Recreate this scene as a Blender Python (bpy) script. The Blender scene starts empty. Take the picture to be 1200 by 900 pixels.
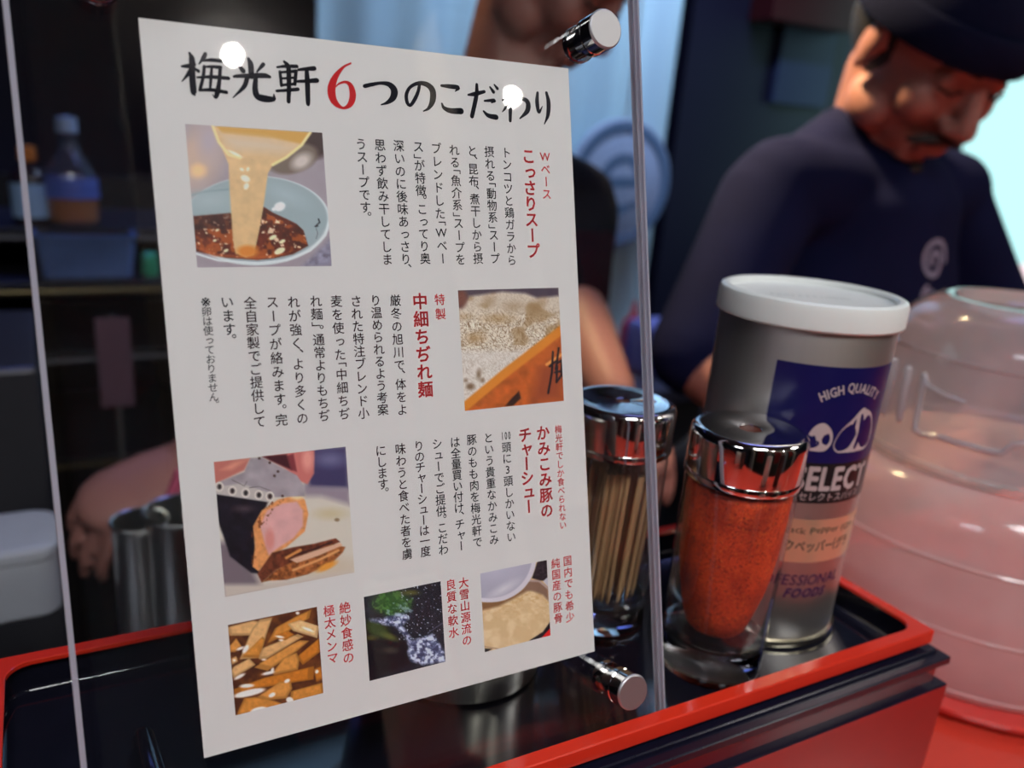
import bpy, bmesh, math, random
import numpy as np
from mathutils import Vector, Matrix
from mathutils.bvhtree import BVHTree

SC = bpy.context.scene
COL = SC.collection
PI = math.pi
MM = 0.001
random.seed(7)
FLOOR = -1140

# ---------------------------------------------------------------- camera
# World axes: X runs along the lacquer tray, Y away into the kitchen, Z up (millimetres here, metres in the scene).
CAM_C = np.array([-354.3274, -185.1852, 204.2351])
CAM_R = np.array([[0.888131, -0.4548, 0.066186], [-0.089925, -0.31319, -0.945424], [0.450708, 0.833708, -0.319051]])   # rows: right, down, forward
FPX, PPX, PPY = 954.0966, -49.4706, 28.5839
cam_data = bpy.data.cameras.new('camera')
cam = bpy.data.objects.new('camera', cam_data)
COL.objects.link(cam)
cam_data.sensor_width = 36
cam_data.lens = FPX * 36 / 1200
cam_data.shift_x = -PPX / 1200
cam_data.shift_y = PPY / 1200
cam_data.clip_start = 0.01
cam_data.clip_end = 50
M = Matrix.Identity(4)
for i in range(3):
    M[i][0] = CAM_R[0][i]; M[i][1] = -CAM_R[1][i]; M[i][2] = -CAM_R[2][i]
    M[i][3] = CAM_C[i] * MM
cam.matrix_world = M
cam_data.dof.use_dof = True
cam_data.dof.focus_distance = 0.268
cam_data.dof.aperture_fstop = 7.6
SC.camera = cam

# ---------------------------------------------------------------- colour management and world
SC.view_settings.view_transform = 'Standard'
SC.view_settings.look = 'None'
SC.view_settings.exposure = 0.0
SC.view_settings.gamma = 1.0
SC.view_settings.use_curve_mapping = False
SC.cycles.max_bounces = 12
SC.cycles.transparent_max_bounces = 24
SC.cycles.sample_clamp_indirect = 6.0
W = bpy.data.worlds.new('dim_air'); SC.world = W; W.use_nodes = True
W.node_tree.nodes['Background'].inputs[0].default_value = (0.35, 0.42, 0.75, 1)
W.node_tree.nodes['Background'].inputs[1].default_value = 0.05

def area_light(name, loc, target, size, energy, col, size_y=None, spread=None):
    l = bpy.data.lights.new(name, 'AREA'); l.energy = energy; l.color = col
    l.size = size * MM
    if spread: l.spread = math.radians(spread)
    if size_y: l.shape = 'RECTANGLE'; l.size_y = size_y * MM
    o = bpy.data.objects.new(name, l); COL.objects.link(o)
    o.location = Vector(loc) * MM
    o.rotation_euler = (Vector(target) - Vector(loc)).to_track_quat('-Z', 'Y').to_euler()
    return o
# ceiling panels over the diners, a cool tube over the kitchen, one warm lamp by a cook, plus added fill lights
area_light('ceiling_panel_light', (-350, -850, 1480), (-250, 0, 100), 600, 5.7, (.97, .98, 1), spread=75)
area_light('side_panel_light', (1500, -500, 1480), (200, 0, 0), 600, 3.5, (1, .95, .93), spread=80)
area_light('left_fill_light', (-1700, -700, 1480), (-350, 0, 100), 500, 1.7, (.85, .88, 1), spread=80)  # weak fill added to brighten the left acrylic edge
area_light('kitchen_tube_light', (800, 450, 1480), (800, 500, 0), 1100, 2.4, (.30, .35, 1), 250)
area_light('curtain_wash_light', (1000, 1100, 1480), (1000, 1700, 500), 1000, 15, (.50, .68, 1), 150, spread=110)  # added wash to brighten the curtain
area_light('warm_cook_light', (150, 900, 1200), (480, 560, 150), 120, 4.5, (1, .75, .4), spread=50)
area_light('kitchen_blue_fill', (-300, 1900, 1480), (-300, 1700, 0), 900, 2.5, (.16, .24, 1), 300, spread=90)  # blue ambient fill added for the wall and shelves

# ---------------------------------------------------------------- small geometry kit
def ray(px, py):
    """direction seen at a pixel of the 1200x900 frame"""
    v = np.array([(px - 600 - PPX) / FPX, (py - 450 - PPY) / FPX, 1.0])
    return CAM_R.T @ v
def at(px, py, depth):
    return Vector((CAM_C + ray(px, py) * depth).tolist())

def lin(c):
    c = c / 255.0
    return c / 12.92 if c <= 0.04045 else ((c + 0.055) / 1.055) ** 2.4
def srgb(r, g, b, k=1.0):
    return (min(1, lin(r) * k), min(1, lin(g) * k), min(1, lin(b) * k), 1)

def link(name, me, mat=None, parent=None):
    o = bpy.data.objects.new(name, me); COL.objects.link(o)
    if mat is not None and not me.materials: me.materials.append(mat)
    if parent is not None: o.parent = parent
    return o
def tag(o, label=None, cat=None, group=None, kind=None):
    if label: o['label'] = label
    if cat: o['category'] = cat
    if group: o['group'] = group
    if kind: o['kind'] = kind
    return o
def thing(name, label, cat, loc=(0, 0, 0), group=None, rot=None):
    o = bpy.data.objects.new(name, None); COL.objects.link(o)
    o.location = Vector(loc) * MM
    o.empty_display_size = 0.02
    if rot is not None: o.rotation_euler = rot
    return tag(o, label, cat, group)
def finish(bm, name, mat, parent=None, smooth=True, angle=0.6, scale=MM):
    if scale != 1: bmesh.ops.scale(bm, vec=(scale,) * 3, verts=bm.verts)
    bmesh.ops.recalc_face_normals(bm, faces=bm.faces)
    me = bpy.data.meshes.new(name)
    if smooth:
        for f in bm.faces: f.smooth = True
        for e in bm.edges:
            if len(e.link_faces) == 2 and e.calc_face_angle(0) > angle: e.smooth = False
    bm.to_mesh(me); bm.free()
    if isinstance(mat, (list, tuple)):
        for m in mat: me.materials.append(m)
        mat = None
    return link(name, me, mat, parent)

def add_box(bm, lo, hi, bevel=0, mi=0, seg=2):
    g = bmesh.ops.create_cube(bm, size=1)
    vs = g['verts']
    for v in vs:
        v.co = Vector([lo[i] + (v.co[i] + .5) * (hi[i] - lo[i]) for i in range(3)])
    fs = {f for v in vs for f in v.link_faces}
    for f in fs: f.material_index = mi
    if bevel:
        es = {e for v in vs for e in v.link_edges}
        r = bmesh.ops.bevel(bm, geom=list(es), offset=bevel, segments=seg, profile=.5, affect='EDGES', clamp_overlap=True)
        for f in r['faces']: f.material_index = mi
    return vs
def add_lathe(bm, prof, seg=48, c=(0, 0), mi=0, cap0=False, cap1=False):
    rings = []
    for r, z in prof:
        if r < 1e-6:
            rings.append([bm.verts.new((c[0], c[1], z))])
        else:
            rings.append([bm.verts.new((c[0] + r * math.cos(2 * PI * i / seg), c[1] + r * math.sin(2 * PI * i / seg), z)) for i in range(seg)])
    for a, b in zip(rings, rings[1:]):
        for i in range(seg):
            j = (i + 1) % seg
            if len(a) == 1 and len(b) == 1: continue
            if len(a) == 1: f = bm.faces.new((a[0], b[j], b[i]))
            elif len(b) == 1: f = bm.faces.new((a[i], a[j], b[0]))
            else: f = bm.faces.new((a[i], a[j], b[j], b[i]))
            f.material_index = mi
    if cap0 and len(rings[0]) > 1: bm.faces.new(rings[0][::-1]).material_index = mi
    if cap1 and len(rings[-1]) > 1: bm.faces.new(rings[-1]).material_index = mi
    return rings
def add_tube(bm, pts, radii, seg=12, flat=None, caps=True, mi=0):
    """tapered tube with rounded ends along a polyline; flat=(ratio, axis) squashes the section"""
    pts = [Vector(p) for p in pts]
    if not hasattr(radii, '__len__'): radii = [radii] * len(pts)
    P2, R2 = list(pts), list(radii)
    if caps:
        d0 = (pts[0] - pts[1]).normalized(); d1 = (pts[-1] - pts[-2]).normalized()
        r0, r1 = radii[0], radii[-1]
        P2 = [pts[0] + d0 * r0 * s for s in (.98, .8, .45)] + P2 + [pts[-1] + d1 * r1 * s for s in (.45, .8, .98)]
        R2 = [r0 * s for s in (.2, .6, .89)] + R2 + [r1 * s for s in (.89, .6, .2)]
    rings = []
    ref = Vector(flat[1]) if flat else None
    for i, p in enumerate(P2):
        a = P2[max(0, i - 1)]; b = P2[min(len(P2) - 1, i + 1)]
        d = (b - a).normalized()
        if ref is not None: n = (ref - d * ref.dot(d)).normalized()
        else:
            n = d.orthogonal().normalized() if i == 0 else (prev - d * prev.dot(d)).normalized()
        prev = n
        m = d.cross(n)
        k = flat[0] if flat else 1
        rings.append([bm.verts.new(p + n * R2[i] * k * math.cos(2 * PI * j / seg) + m * R2[i] * math.sin(2 * PI * j / seg)) for j in range(seg)])
    for a, b in zip(rings, rings[1:]):
        for i in range(seg):
            j = (i + 1) % seg
            bm.faces.new((a[i], a[j], b[j], b[i])).material_index = mi
    bm.faces.new(rings[0][::-1]).material_index = mi; bm.faces.new(rings[-1]).material_index = mi
def add_ellipsoid(bm, c, r, rot=None, seg=24, mi=0):
    g = bmesh.ops.create_uvsphere(bm, u_segments=seg, v_segments=seg // 2, radius=1)
    Mx = Matrix.Translation(Vector(c)) @ ((rot or Matrix.Identity(3)).to_4x4()) @ Matrix.Diagonal((*r, 1))
    for v in g['verts']: v.co = Mx @ v.co
    for f in {f for v in g['verts'] for f in v.link_faces}: f.material_index = mi
def rrect(x0, y0, x1, y1, r, n=8):
    """rounded rectangle outline, counter-clockwise"""
    out = []
    for cx, cy, a0 in ((x1 - r, y0 + r, -PI / 2), (x1 - r, y1 - r, 0), (x0 + r, y1 - r, PI / 2), (x0 + r, y0 + r, PI)):
        for i in range(n + 1):
            a = a0 + PI / 2 * i / n
            out.append((cx + r * math.cos(a), cy + r * math.sin(a)))
    return out
def add_loops(bm, loops, mi=0, cap0=False, cap1=False):
    rs = [[bm.verts.new(p) for p in L] for L in loops]
    n = len(rs[0])
    for a, b in zip(rs, rs[1:]):
        for i in range(n):
            bm.faces.new((a[i], a[(i + 1) % n], b[(i + 1) % n], b[i])).material_index = mi
    if cap0: bm.faces.new(rs[0][::-1]).material_index = mi
    if cap1: bm.faces.new(rs[-1]).material_index = mi
def dup(root, loc, label=None, rot=None):
    r = root.copy(); COL.objects.link(r); r.location = Vector(loc) * MM
    if rot is not None: r.rotation_euler = rot
    if label: r['label'] = label
    for ch in list(root.children):
        c = ch.copy(); COL.objects.link(c); c.parent = r
        for g in ch.children:
            d = g.copy(); COL.objects.link(d); d.parent = c
    return r

# ---------------------------------------------------------------- materials
MATS = {}
def mat(name, col, rough=.5, metal=0, noise=.06, nscale=40, coat=0, spec=.5, emit=None, trans=0, ior=1.45, bump=0, stretch=None):
    """principled material whose colour wanders a little with a noise texture"""
    if name in MATS: return MATS[name]
    m = bpy.data.materials.new(name); m.use_nodes = True; MATS[name] = m
    nt = m.node_tree; N = nt.nodes; L = nt.links; b = N['Principled BSDF']
    tc = N.new('ShaderNodeTexCoord'); nz = N.new('ShaderNodeTexNoise'); mp = N.new('ShaderNodeMapping')
    L.new(tc.outputs['Object'], mp.inputs[0]); L.new(mp.outputs[0], nz.inputs['Vector'])
    if stretch: mp.inputs['Scale'].default_value = stretch
    nz.inputs['Scale'].default_value = nscale; nz.inputs['Detail'].default_value = 3
    mx = N.new('ShaderNodeMix'); mx.data_type = 'RGBA'
    c = col if len(col) == 4 else (*col, 1)
    mx.inputs['A'].default_value = tuple(x * (1 - noise) for x in c[:3]) + (1,)
    mx.inputs['B'].default_value = tuple(min(1, x * (1 + noise)) for x in c[:3]) + (1,)
    L.new(nz.outputs['Fac'], mx.inputs['Factor']); L.new(mx.outputs['Result'], b.inputs['Base Color'])
    b.inputs['Roughness'].default_value = rough; b.inputs['Metallic'].default_value = metal
    b.inputs['Coat Weight'].default_value = coat; b.inputs['Specular IOR Level'].default_value = spec
    b.inputs['Transmission Weight'].default_value = trans; b.inputs['IOR'].default_value = ior
    if emit:
        b.inputs['Emission Color'].default_value = (*emit[:3], 1); b.inputs['Emission Strength'].default_value = emit[3]
    if bump:
        bp = N.new('ShaderNodeBump'); bp.inputs['Strength'].default_value = bump; bp.inputs['Distance'].default_value = .0005
        L.new(nz.outputs['Fac'], bp.inputs['Height']); L.new(bp.outputs[0], b.inputs['Normal'])
    return m
def clear_mat(name, tint=(.97, .98, .98), refl=1.0, rough=.01, haze=0, haze_col=(.8, .8, .8), f0=.04):
    """thin clear plastic or glass: Schlick mix of transparent and glossy, optional milky haze"""
    if name in MATS: return MATS[name]
    m = bpy.data.materials.new(name); m.use_nodes = True; MATS[name] = m
    nt = m.node_tree; N = nt.nodes; L = nt.links
    N.remove(N['Principled BSDF']); out = N['Material Output']
    lw = N.new('ShaderNodeLayerWeight'); lw.inputs['Blend'].default_value = .5
    pw = N.new('ShaderNodeMath'); pw.operation = 'POWER'; pw.inputs[1].default_value = 5
    L.new(lw.outputs['Facing'], pw.inputs[0])
    ma = N.new('ShaderNodeMath'); ma.operation = 'MULTIPLY_ADD'; ma.inputs[1].default_value = (1 - f0) * refl; ma.inputs[2].default_value = f0 * refl
    L.new(pw.outputs[0], ma.inputs[0]); ma.use_clamp = True
    tr = N.new('ShaderNodeBsdfTransparent'); tr.inputs[0].default_value = (*tint, 1)
    gl = N.new('ShaderNodeBsdfGlossy'); gl.inputs['Roughness'].default_value = rough
    base = tr.outputs[0]
    if haze:
        df = N.new('ShaderNodeBsdfDiffuse'); df.inputs[0].default_value = (*haze_col, 1)
        tl = N.new('ShaderNodeBsdfTranslucent'); tl.inputs[0].default_value = (*haze_col, 1)
        m1 = N.new('ShaderNodeMixShader'); m1.inputs[0].default_value = .5
        L.new(df.outputs[0], m1.inputs[1]); L.new(tl.outputs[0], m1.inputs[2])
        nz = N.new('ShaderNodeTexNoise'); nz.inputs['Scale'].default_value = 25
        tc = N.new('ShaderNodeTexCoord'); L.new(tc.outputs['Object'], nz.inputs['Vector'])
        hz = N.new('ShaderNodeMath'); hz.operation = 'MULTIPLY_ADD'; hz.inputs[1].default_value = haze * .5; hz.inputs[2].default_value = haze * .75
        L.new(nz.outputs['Fac'], hz.inputs[0])
        m2 = N.new('ShaderNodeMixShader'); L.new(hz.outputs[0], m2.inputs[0])
        L.new(tr.outputs[0], m2.inputs[1]); L.new(m1.outputs[0], m2.inputs[2]); base = m2.outputs[0]
    mx = N.new('ShaderNodeMixShader')
    L.new(ma.outputs[0], mx.inputs[0]); L.new(base, mx.inputs[1]); L.new(gl.outputs[0], mx.inputs[2])
    L.new(mx.outputs[0], out.inputs[0])
    return m
def glow_mat(name, col, strength):
    m = bpy.data.materials.new(name); m.use_nodes = True
    N = m.node_tree.nodes; L = m.node_tree.links; N.remove(N['Principled BSDF'])
    e = N.new('ShaderNodeEmission'); e.inputs[0].default_value = (*col, 1); e.inputs[1].default_value = strength
    L.new(e.outputs[0], N['Material Output'].inputs[0])
    return m
def lacquer(name, col, chips=0.0, chip_col=(.8, .6, .5), coat=.6, rough=.22):
    """glossy lacquer, with small worn chips and streaks"""
    m = mat(name, col, rough=rough, noise=.12, nscale=60, coat=coat, stretch=(.25, 1, 1))
    if chips:
        nt = m.node_tree; N = nt.nodes; L = nt.links; b = N['Principled BSDF']
        v = N.new('ShaderNodeTexNoise'); v.inputs['Scale'].default_value = 260; v.inputs['Detail'].default_value = 4
        tc = N.new('ShaderNodeTexCoord'); mp = N.new('ShaderNodeMapping'); mp.inputs['Scale'].default_value = (.45, 1, 1)
        L.new(tc.outputs['Object'], mp.inputs[0]); L.new(mp.outputs[0], v.inputs['Vector'])
        g = N.new('ShaderNodeMath'); g.operation = 'GREATER_THAN'; g.inputs[1].default_value = 1 - chips
        L.new(v.outputs['Fac'], g.inputs[0])
        src = b.inputs['Base Color'].links[0].from_socket
        mx = N.new('ShaderNodeMix'); mx.data_type = 'RGBA'; mx.inputs['B'].default_value = (*chip_col, 1)
        L.new(g.outputs[0], mx.inputs['Factor']); L.new(src, mx.inputs['A']); L.new(mx.outputs['Result'], b.inputs['Base Color'])
    return m
CHROME = mat('chrome', (.78, .76, .74), rough=.07, metal=1, noise=.02)
STEEL = mat('brushed_steel', (.62, .6, .56), rough=.3, metal=1, noise=.1, nscale=500, stretch=(1, 1, .03))
RED = lacquer('red_lacquer', (.64, .028, .010), .27)
REDBODY = lacquer('red_lacquer_panel', (.31, .009, .008), .22, coat=.08, rough=.38)
BLACK = mat('black_lacquer', (.006, .006, .012), rough=.12, noise=.3, nscale=80, coat=.5)
LEDGE = mat('black_lacquer_ledge', (.006, .006, .016), rough=.22, noise=.3, nscale=120, spec=.35)

# ================================================================ SETTING
def plain_box(name, lo, hi, m, kind='structure', parent=None, bevel=0):
    bm = bmesh.new(); add_box(bm, lo, hi, bevel)
    o = finish(bm, name, m, parent, smooth=False)
    if parent is None: o['kind'] = kind
    return o
WALLM = mat('dark_wall_paint', (.035, .035, .06), rough=.7, noise=.25, nscale=3)
plain_box('floor', (-2600, -2600, -1200), (3600, 2900, -1140), mat('floor_tile', (.06, .05, .05), rough=.5, nscale=6))
plain_box('ceiling', (-2600, -2600, 1500), (3600, 2900, 1560), mat('ceiling_paint', (.14, .13, .14), rough=.8, nscale=3))
plain_box('wall_back', (-2600, 2800, -1140), (3600, 2900, 1500), WALLM)
plain_box('wall_left', (-2600, -2600, -1140), (-2500, 2900, 1500), WALLM)
plain_box('wall_right', (3500, -2600, -1140), (3600, 2900, 1500), WALLM)
plain_box('wall_front', (-2500, -2600, -1140), (3500, -2500, 1500), mat('dining_wall_paint', (.07, .055, .05), rough=.7, nscale=3))

# ceiling downlights whose reflections show as white discs on the clear panel
BULB = glow_mat('lamp_glow', (1, .93, .82), 700)
def downlight(x, y, label):
    t = thing('ceiling_downlight', label, 'lamp', (x, y, 1500), group='ceiling downlights over the dining side')
    bm = bmesh.new(); add_lathe(bm, [(38, 0), (52, 0), (54, -3), (52, -6), (44, -6), (38, -3), (38, 0)], 40)
    finish(bm, 'trim_ring', mat('lamp_trim', (.7, .7, .7), rough=.4), t)
    bm = bmesh.new(); add_lathe(bm, [(0, -38), (9, -36.5), (16, -32), (21, -24), (22.5, -14), (20, -4), (16, 4), (15, 8)], 32)
    finish(bm, 'bulb', BULB, t)
    return t
downlight(165, -1766, 'round ceiling downlight left of the pair over the diners')
downlight(1094, -1837, 'round ceiling downlight right of the pair over the diners')
# unseen cream pillars and red cloth panels, added for the chrome caps to mirror
for x, side in ((-1250, 'far left'), (-250, 'inner left'), (750, 'inner right'), (1750, 'far right')):
    bm = bmesh.new(); add_box(bm, (x - 90, -1650, -1140), (x + 90, -1480, 1500), 6)
    tag(finish(bm, 'reflector', mat('cream_reflector', (.62, .54, .42), rough=.6), None, smooth=False), 'added cream square pillar behind the viewer, ' + side + ' of the four', 'reflector', 'posts added for cap reflections')
for x, side in ((-750, 'left'), (250, 'middle'), (1250, 'right')):
    bm = bmesh.new(); add_box(bm, (x - 200, -1600, -300), (x + 200, -1590, 900), 3)
    tag(finish(bm, 'cloth_reflector', mat('red_cloth', (.62, .04, .03), rough=.8), None, smooth=False), 'red cloth panel added unseen to be mirrored in the caps, ' + side + ' of the three', 'cloth panel', 'cloth panels added for cap reflections')

# customer counter, red lacquer
ct = thing('dining_counter', 'long glossy red dining counter under the red box', 'counter', (0, 0, -1140))
bm = bmesh.new(); add_box(bm, (-2400, -420, 990), (2400, 236, 1035), 3)
finish(bm, 'counter_top', lacquer('counter_lacquer', (.62, .05, .03)), ct, smooth=False)
bm = bmesh.new(); add_box(bm, (-2400, -250, 0), (2400, 200, 990))
finish(bm, 'counter_base', mat('counter_base_paint', (.04, .03, .03)), ct, smooth=False)

# ================================================================ LACQUER TRAY AND BOX
TW, TD, RIM, FZ = 386.6, 130.5, 6.0, -15.4
tray = thing('lacquer_tray', 'black lacquer tray with a bright red rim holding the seasoning jars', 'tray', (0, 0, 0))
def loop(off, z, r): return [(x, y, z) for x, y in rrect(-TW + off, off, -off, TD - off, max(r, .05))]
bm = bmesh.new()
add_loops(bm, [loop(RIM, -1.8, 9), loop(RIM, -.3, 9), loop(RIM - .4, 0, 9.4), loop(.5, 0, .8), loop(0, -.5, .8), loop(0, -6.6, .8), loop(.4, -7, .8), loop(3.0, -7, 2)])
finish(bm, 'rim', RED, tray, angle=.5)
bm = bmesh.new()
add_loops(bm, [loop(RIM, -1.8, 9), loop(3.4, -2.8, 11), loop(3.3, -12.8, 11), loop(3.5, -14.6, 10.5), loop(4.6, FZ, 9)], cap1=True)
add_loops(bm, [loop(3.0, -7, 2), loop(3.0, -9.4, 2)], mi=0)
add_loops(bm, [loop(3.0, -9.4, 2), loop(3.2, FZ - .8, 2)], cap1=True)
finish(bm, 'basin', BLACK, tray, angle=.9)

box = thing('condiment_box', 'red lacquer box with stepped black ledge under the black tray', 'box', (0, 0, 0))
def oloop(e, z, r=.6): return [(x, y, z) for x, y in rrect(-TW - e, -e, e, TD + e, r, 3)]
bm = bmesh.new()
add_loops(bm, [oloop(-2.8, -9.6), oloop(1.6, -9.6), oloop(2.2, -10.1), oloop(2.4, -11.6), oloop(6.2, -11.9), oloop(6.8, -12.4), oloop(6.8, -15.6), oloop(6.4, -16), oloop(4.0, -16.2)])
finish(bm, 'ledge', LEDGE, box, angle=.4)
bm = bmesh.new()
add_loops(bm, [oloop(4.0, -16.2), oloop(4.0, -18.5), oloop(3.6, -18.7), oloop(3.4, -26.4)])
finish(bm, 'recess_band', lacquer('dark_red_lacquer', (.16, .01, .015), 0), box, angle=.4)
bm = bmesh.new()
add_loops(bm, [oloop(3.4, -26.4), oloop(7.4, -26.4), oloop(8.0, -27.0)])
finish(bm, 'box_top_edge', LEDGE, box, angle=.4)
bm = bmesh.new()
add_loops(bm, [oloop(8.0, -27.0), oloop(8.0, -104.2), oloop(7.4, -104.9)], cap1=True)
finish(bm, 'box_body', REDBODY, box, angle=.4)

# ================================================================ PRINTED CARD IN CLEAR PANEL
TH = 0.2687984
SX, SY = -325.1, 10.504
PROT = (-TH, 0, 0)
ACR = clear_mat('clear_acrylic', (.985, .99, .99), refl=1.0, rough=.004)
EDGE = mat('polished_acrylic_edge', (.60, .61, .70), rough=.25, noise=.15, nscale=200, stretch=(1, 1, .05))  # pale colour stands in for light piped out of the edges
_b = EDGE.node_tree.nodes['Principled BSDF']; _t = EDGE.node_tree.nodes.new('ShaderNodeBsdfTranslucent'); _t.inputs[0].default_value = (.7, .71, .8, 1)
_m = EDGE.node_tree.nodes.new('ShaderNodeMixShader'); _m.inputs[0].default_value = .5
EDGE.node_tree.links.new(_b.outputs[0], _m.inputs[1]); EDGE.node_tree.links.new(_t.outputs[0], _m.inputs[2]); EDGE.node_tree.links.new(_m.outputs[0], EDGE.node_tree.nodes['Material Output'].inputs[0])
panel = thing('acrylic_sign_holder', 'clear acrylic sign holder of two bolted plates leaning back in the tray', 'sign holder', (SX, SY, 0), rot=PROT)
PU0, PU1, PV0, PV1 = -32.2, 170.9, -15.0, 280.0
for nm, o0, o1 in (('front_plate', -2.7, -.35), ('back_plate', .35, 2.7)):
    if nm == 'back_plate': v0 = PV0 + .2
    else: v0 = PV0
    bm = bmesh.new(); c_ = .85                      # polished chamfers along the long edges
    add_loops(bm, [[(PU0 + 1.5, o0, z), (PU1 - 1.5, o0, z), (PU1, o0 + c_, z), (PU1, o1 - c_, z), (PU1 - 1.5, o1, z), (PU0 + 1.5, o1, z), (PU0, o1 - c_, z), (PU0, o0 + c_, z)] for z in (v0, PV1)], cap0=True, cap1=True)
    bmesh.ops.recalc_face_normals(bm, faces=bm.faces); bm.normal_update()
    for f in bm.faces: f.material_index = 0 if abs(f.normal.y) > .95 else 1
    finish(bm, nm, [ACR, EDGE], panel, smooth=False)
def yl(bm, prof, u, v, seg=40):
    """lathe about an axis along the panel normal; prof = (radius, offset)"""
    n0 = len(bm.verts); bm.verts.ensure_lookup_table()
    add_lathe(bm, prof, seg)
    bm.verts.ensure_lookup_table()
    for w in bm.verts[n0:]:
        x, y, z = w.co; w.co = (u + x, z, v + y)
for u, v in ((148, 13), (148, 246.8), (-9.2, 13), (-9.2, 246.8)):
    bm = bmesh.new()
    yl(bm, [(0, -2.8), (6.2, -2.8), (6.7, -3.3), (6.7, -5.4), (6.35, -5.7), (6.35, -6.0), (6.7, -6.3), (6.7, -11.2)], u, v)
    s = finish(bm, 'standoff', CHROME, panel, angle=.5)
    bm = bmesh.new(); yl(bm, [(6.7, -11.2), (6.5, -11.7), (6.1, -12.0), (0, -12.0)], u, v)
    finish(bm, 'cap_face', mat('satin_steel', (.50, .50, .52), rough=.5, metal=1), s, angle=.3)
    bm = bmesh.new(); yl(bm, [(0, -2.6), (4.8, -2.6), (4.8, 2.7), (6.2, 2.7), (6.4, 3.1), (6.4, 5.2), (6.0, 5.6), (0, 5.6)], u, v, 24)
    finish(bm, 'rear_nut', CHROME, s, angle=.5)

card = thing('menu_card', 'white printed card with black and red Japanese text and six food pictures', 'card', (SX, SY, 0), rot=PROT)
bm = bmesh.new(); add_box(bm, (0, -.14, 26.6), (140, .14, 236.5))
finish(bm, 'paper_sheet', mat('card_paper', (.80, .79, .775), rough=.55, noise=.01, spec=.3), card, smooth=False)

# ---- glyphs taken from the built-in typeface
_gc = {}
def glyph(ch, off=0.0):
    k = (ch, off)
    if k in _gc: return _gc[k]
    c = bpy.data.curves.new('glyph', 'FONT'); c.body = ch; c.size = 1; c.resolution_u = 2; c.offset = off
    o = bpy.data.objects.new('glyph', c); COL.objects.link(o)
    bpy.context.view_layer.update()
    ev = o.evaluated_get(bpy.context.evaluated_depsgraph_get()); me = ev.to_mesh()
    V = [(v.co.x, v.co.y) for v in me.vertices]; F = [tuple(p.vertices) for p in me.polygons]
    ev.to_mesh_clear(); bpy.data.objects.remove(o); bpy.data.curves.remove(c)
    _gc[k] = (V, F); return _gc[k]
def put(out, ch, cx, cy, size, off=0.0, rot=0, sx=1.0, centre=False, shift=(0, 0)):
    # heavier weights are laid down as slightly shifted copies of the glyph
    if off:
        for k in range(4 if off < .02 else 8):
            a = 2 * PI * k / (4 if off < .02 else 8) + .4
            put(out, ch, cx + off * size * math.cos(a), cy + off * size * math.sin(a), size, 0, rot, sx, centre, shift)
        return
    V, F = glyph(ch, off)
    mx, my = .5, .38
    if centre or ord(ch) < 256:
        xs = [p[0] for p in V]; ys = [p[1] for p in V]
        if xs: mx, my = (min(xs) + max(xs)) / 2, (min(ys) + max(ys)) / 2
    b = len(out[0]); ca, sa = math.cos(rot), math.sin(rot)
    for x, y in V:
        x = (x - mx + shift[0]) * size * sx; y = (y - my + shift[1]) * size
        out[0].append((cx + x * ca - y * sa, cy + x * sa + y * ca))
    for f in F: out[1].append(tuple(b + i for i in f))
def column(out, text, u, v, pitch, size, off=0.0):
    for i, ch in enumerate(text):
        if ch in '、。': put(out, ch, u, v + pitch * .0, size, off, shift=(.62, .52)); v -= pitch * .5
        elif ch in '「': put(out, ch, u, v + pitch * .0, size, off, rot=-PI / 2, shift=(-.27, 0)); v -= pitch * .5
        elif ch in '」': put(out, ch, u, v, size, off, rot=-PI / 2, shift=(.33, 0)); v -= pitch * .5
        else:
            if ch == '#':
                for k, d in enumerate('100'): put(out, d, u + (k - 1) * size * .36, v, size, off, sx=.5, centre=True)
            elif ch == '※': put(out, ch, u, v, size * 1.6, off, centre=True)
            elif ch in 'ー': put(out, ch, u, v, size, off, rot=-PI / 2)
            elif ch in 'っャュ': put(out, ch, u, v, size * 1.0, off, shift=(.08, .06))
            else: put(out, ch, u, v, size, off)
            v -= pitch
            nx = text[i + 1] if i + 1 < len(text) else ''
            if nx in '、。' and nx: v += pitch * .25
            if nx == '「': v += pitch * .25
            if nx == '」': v += pitch * .25
            continue
        nx = text[i + 1] if i + 1 < len(text) else ''
        if nx and nx not in '、。「」': v -= pitch * .25
def flat_mesh(name, out, mat_, parent, y=-.2, conv=None):
    me = bpy.data.meshes.new(name)
    V = [conv(x, z) if conv else (x * MM, y * MM, z * MM) for x, z in out[0]]
    me.from_pydata(V, [], out[1]); me.update()
    return link(name, me, mat_, parent)
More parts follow.
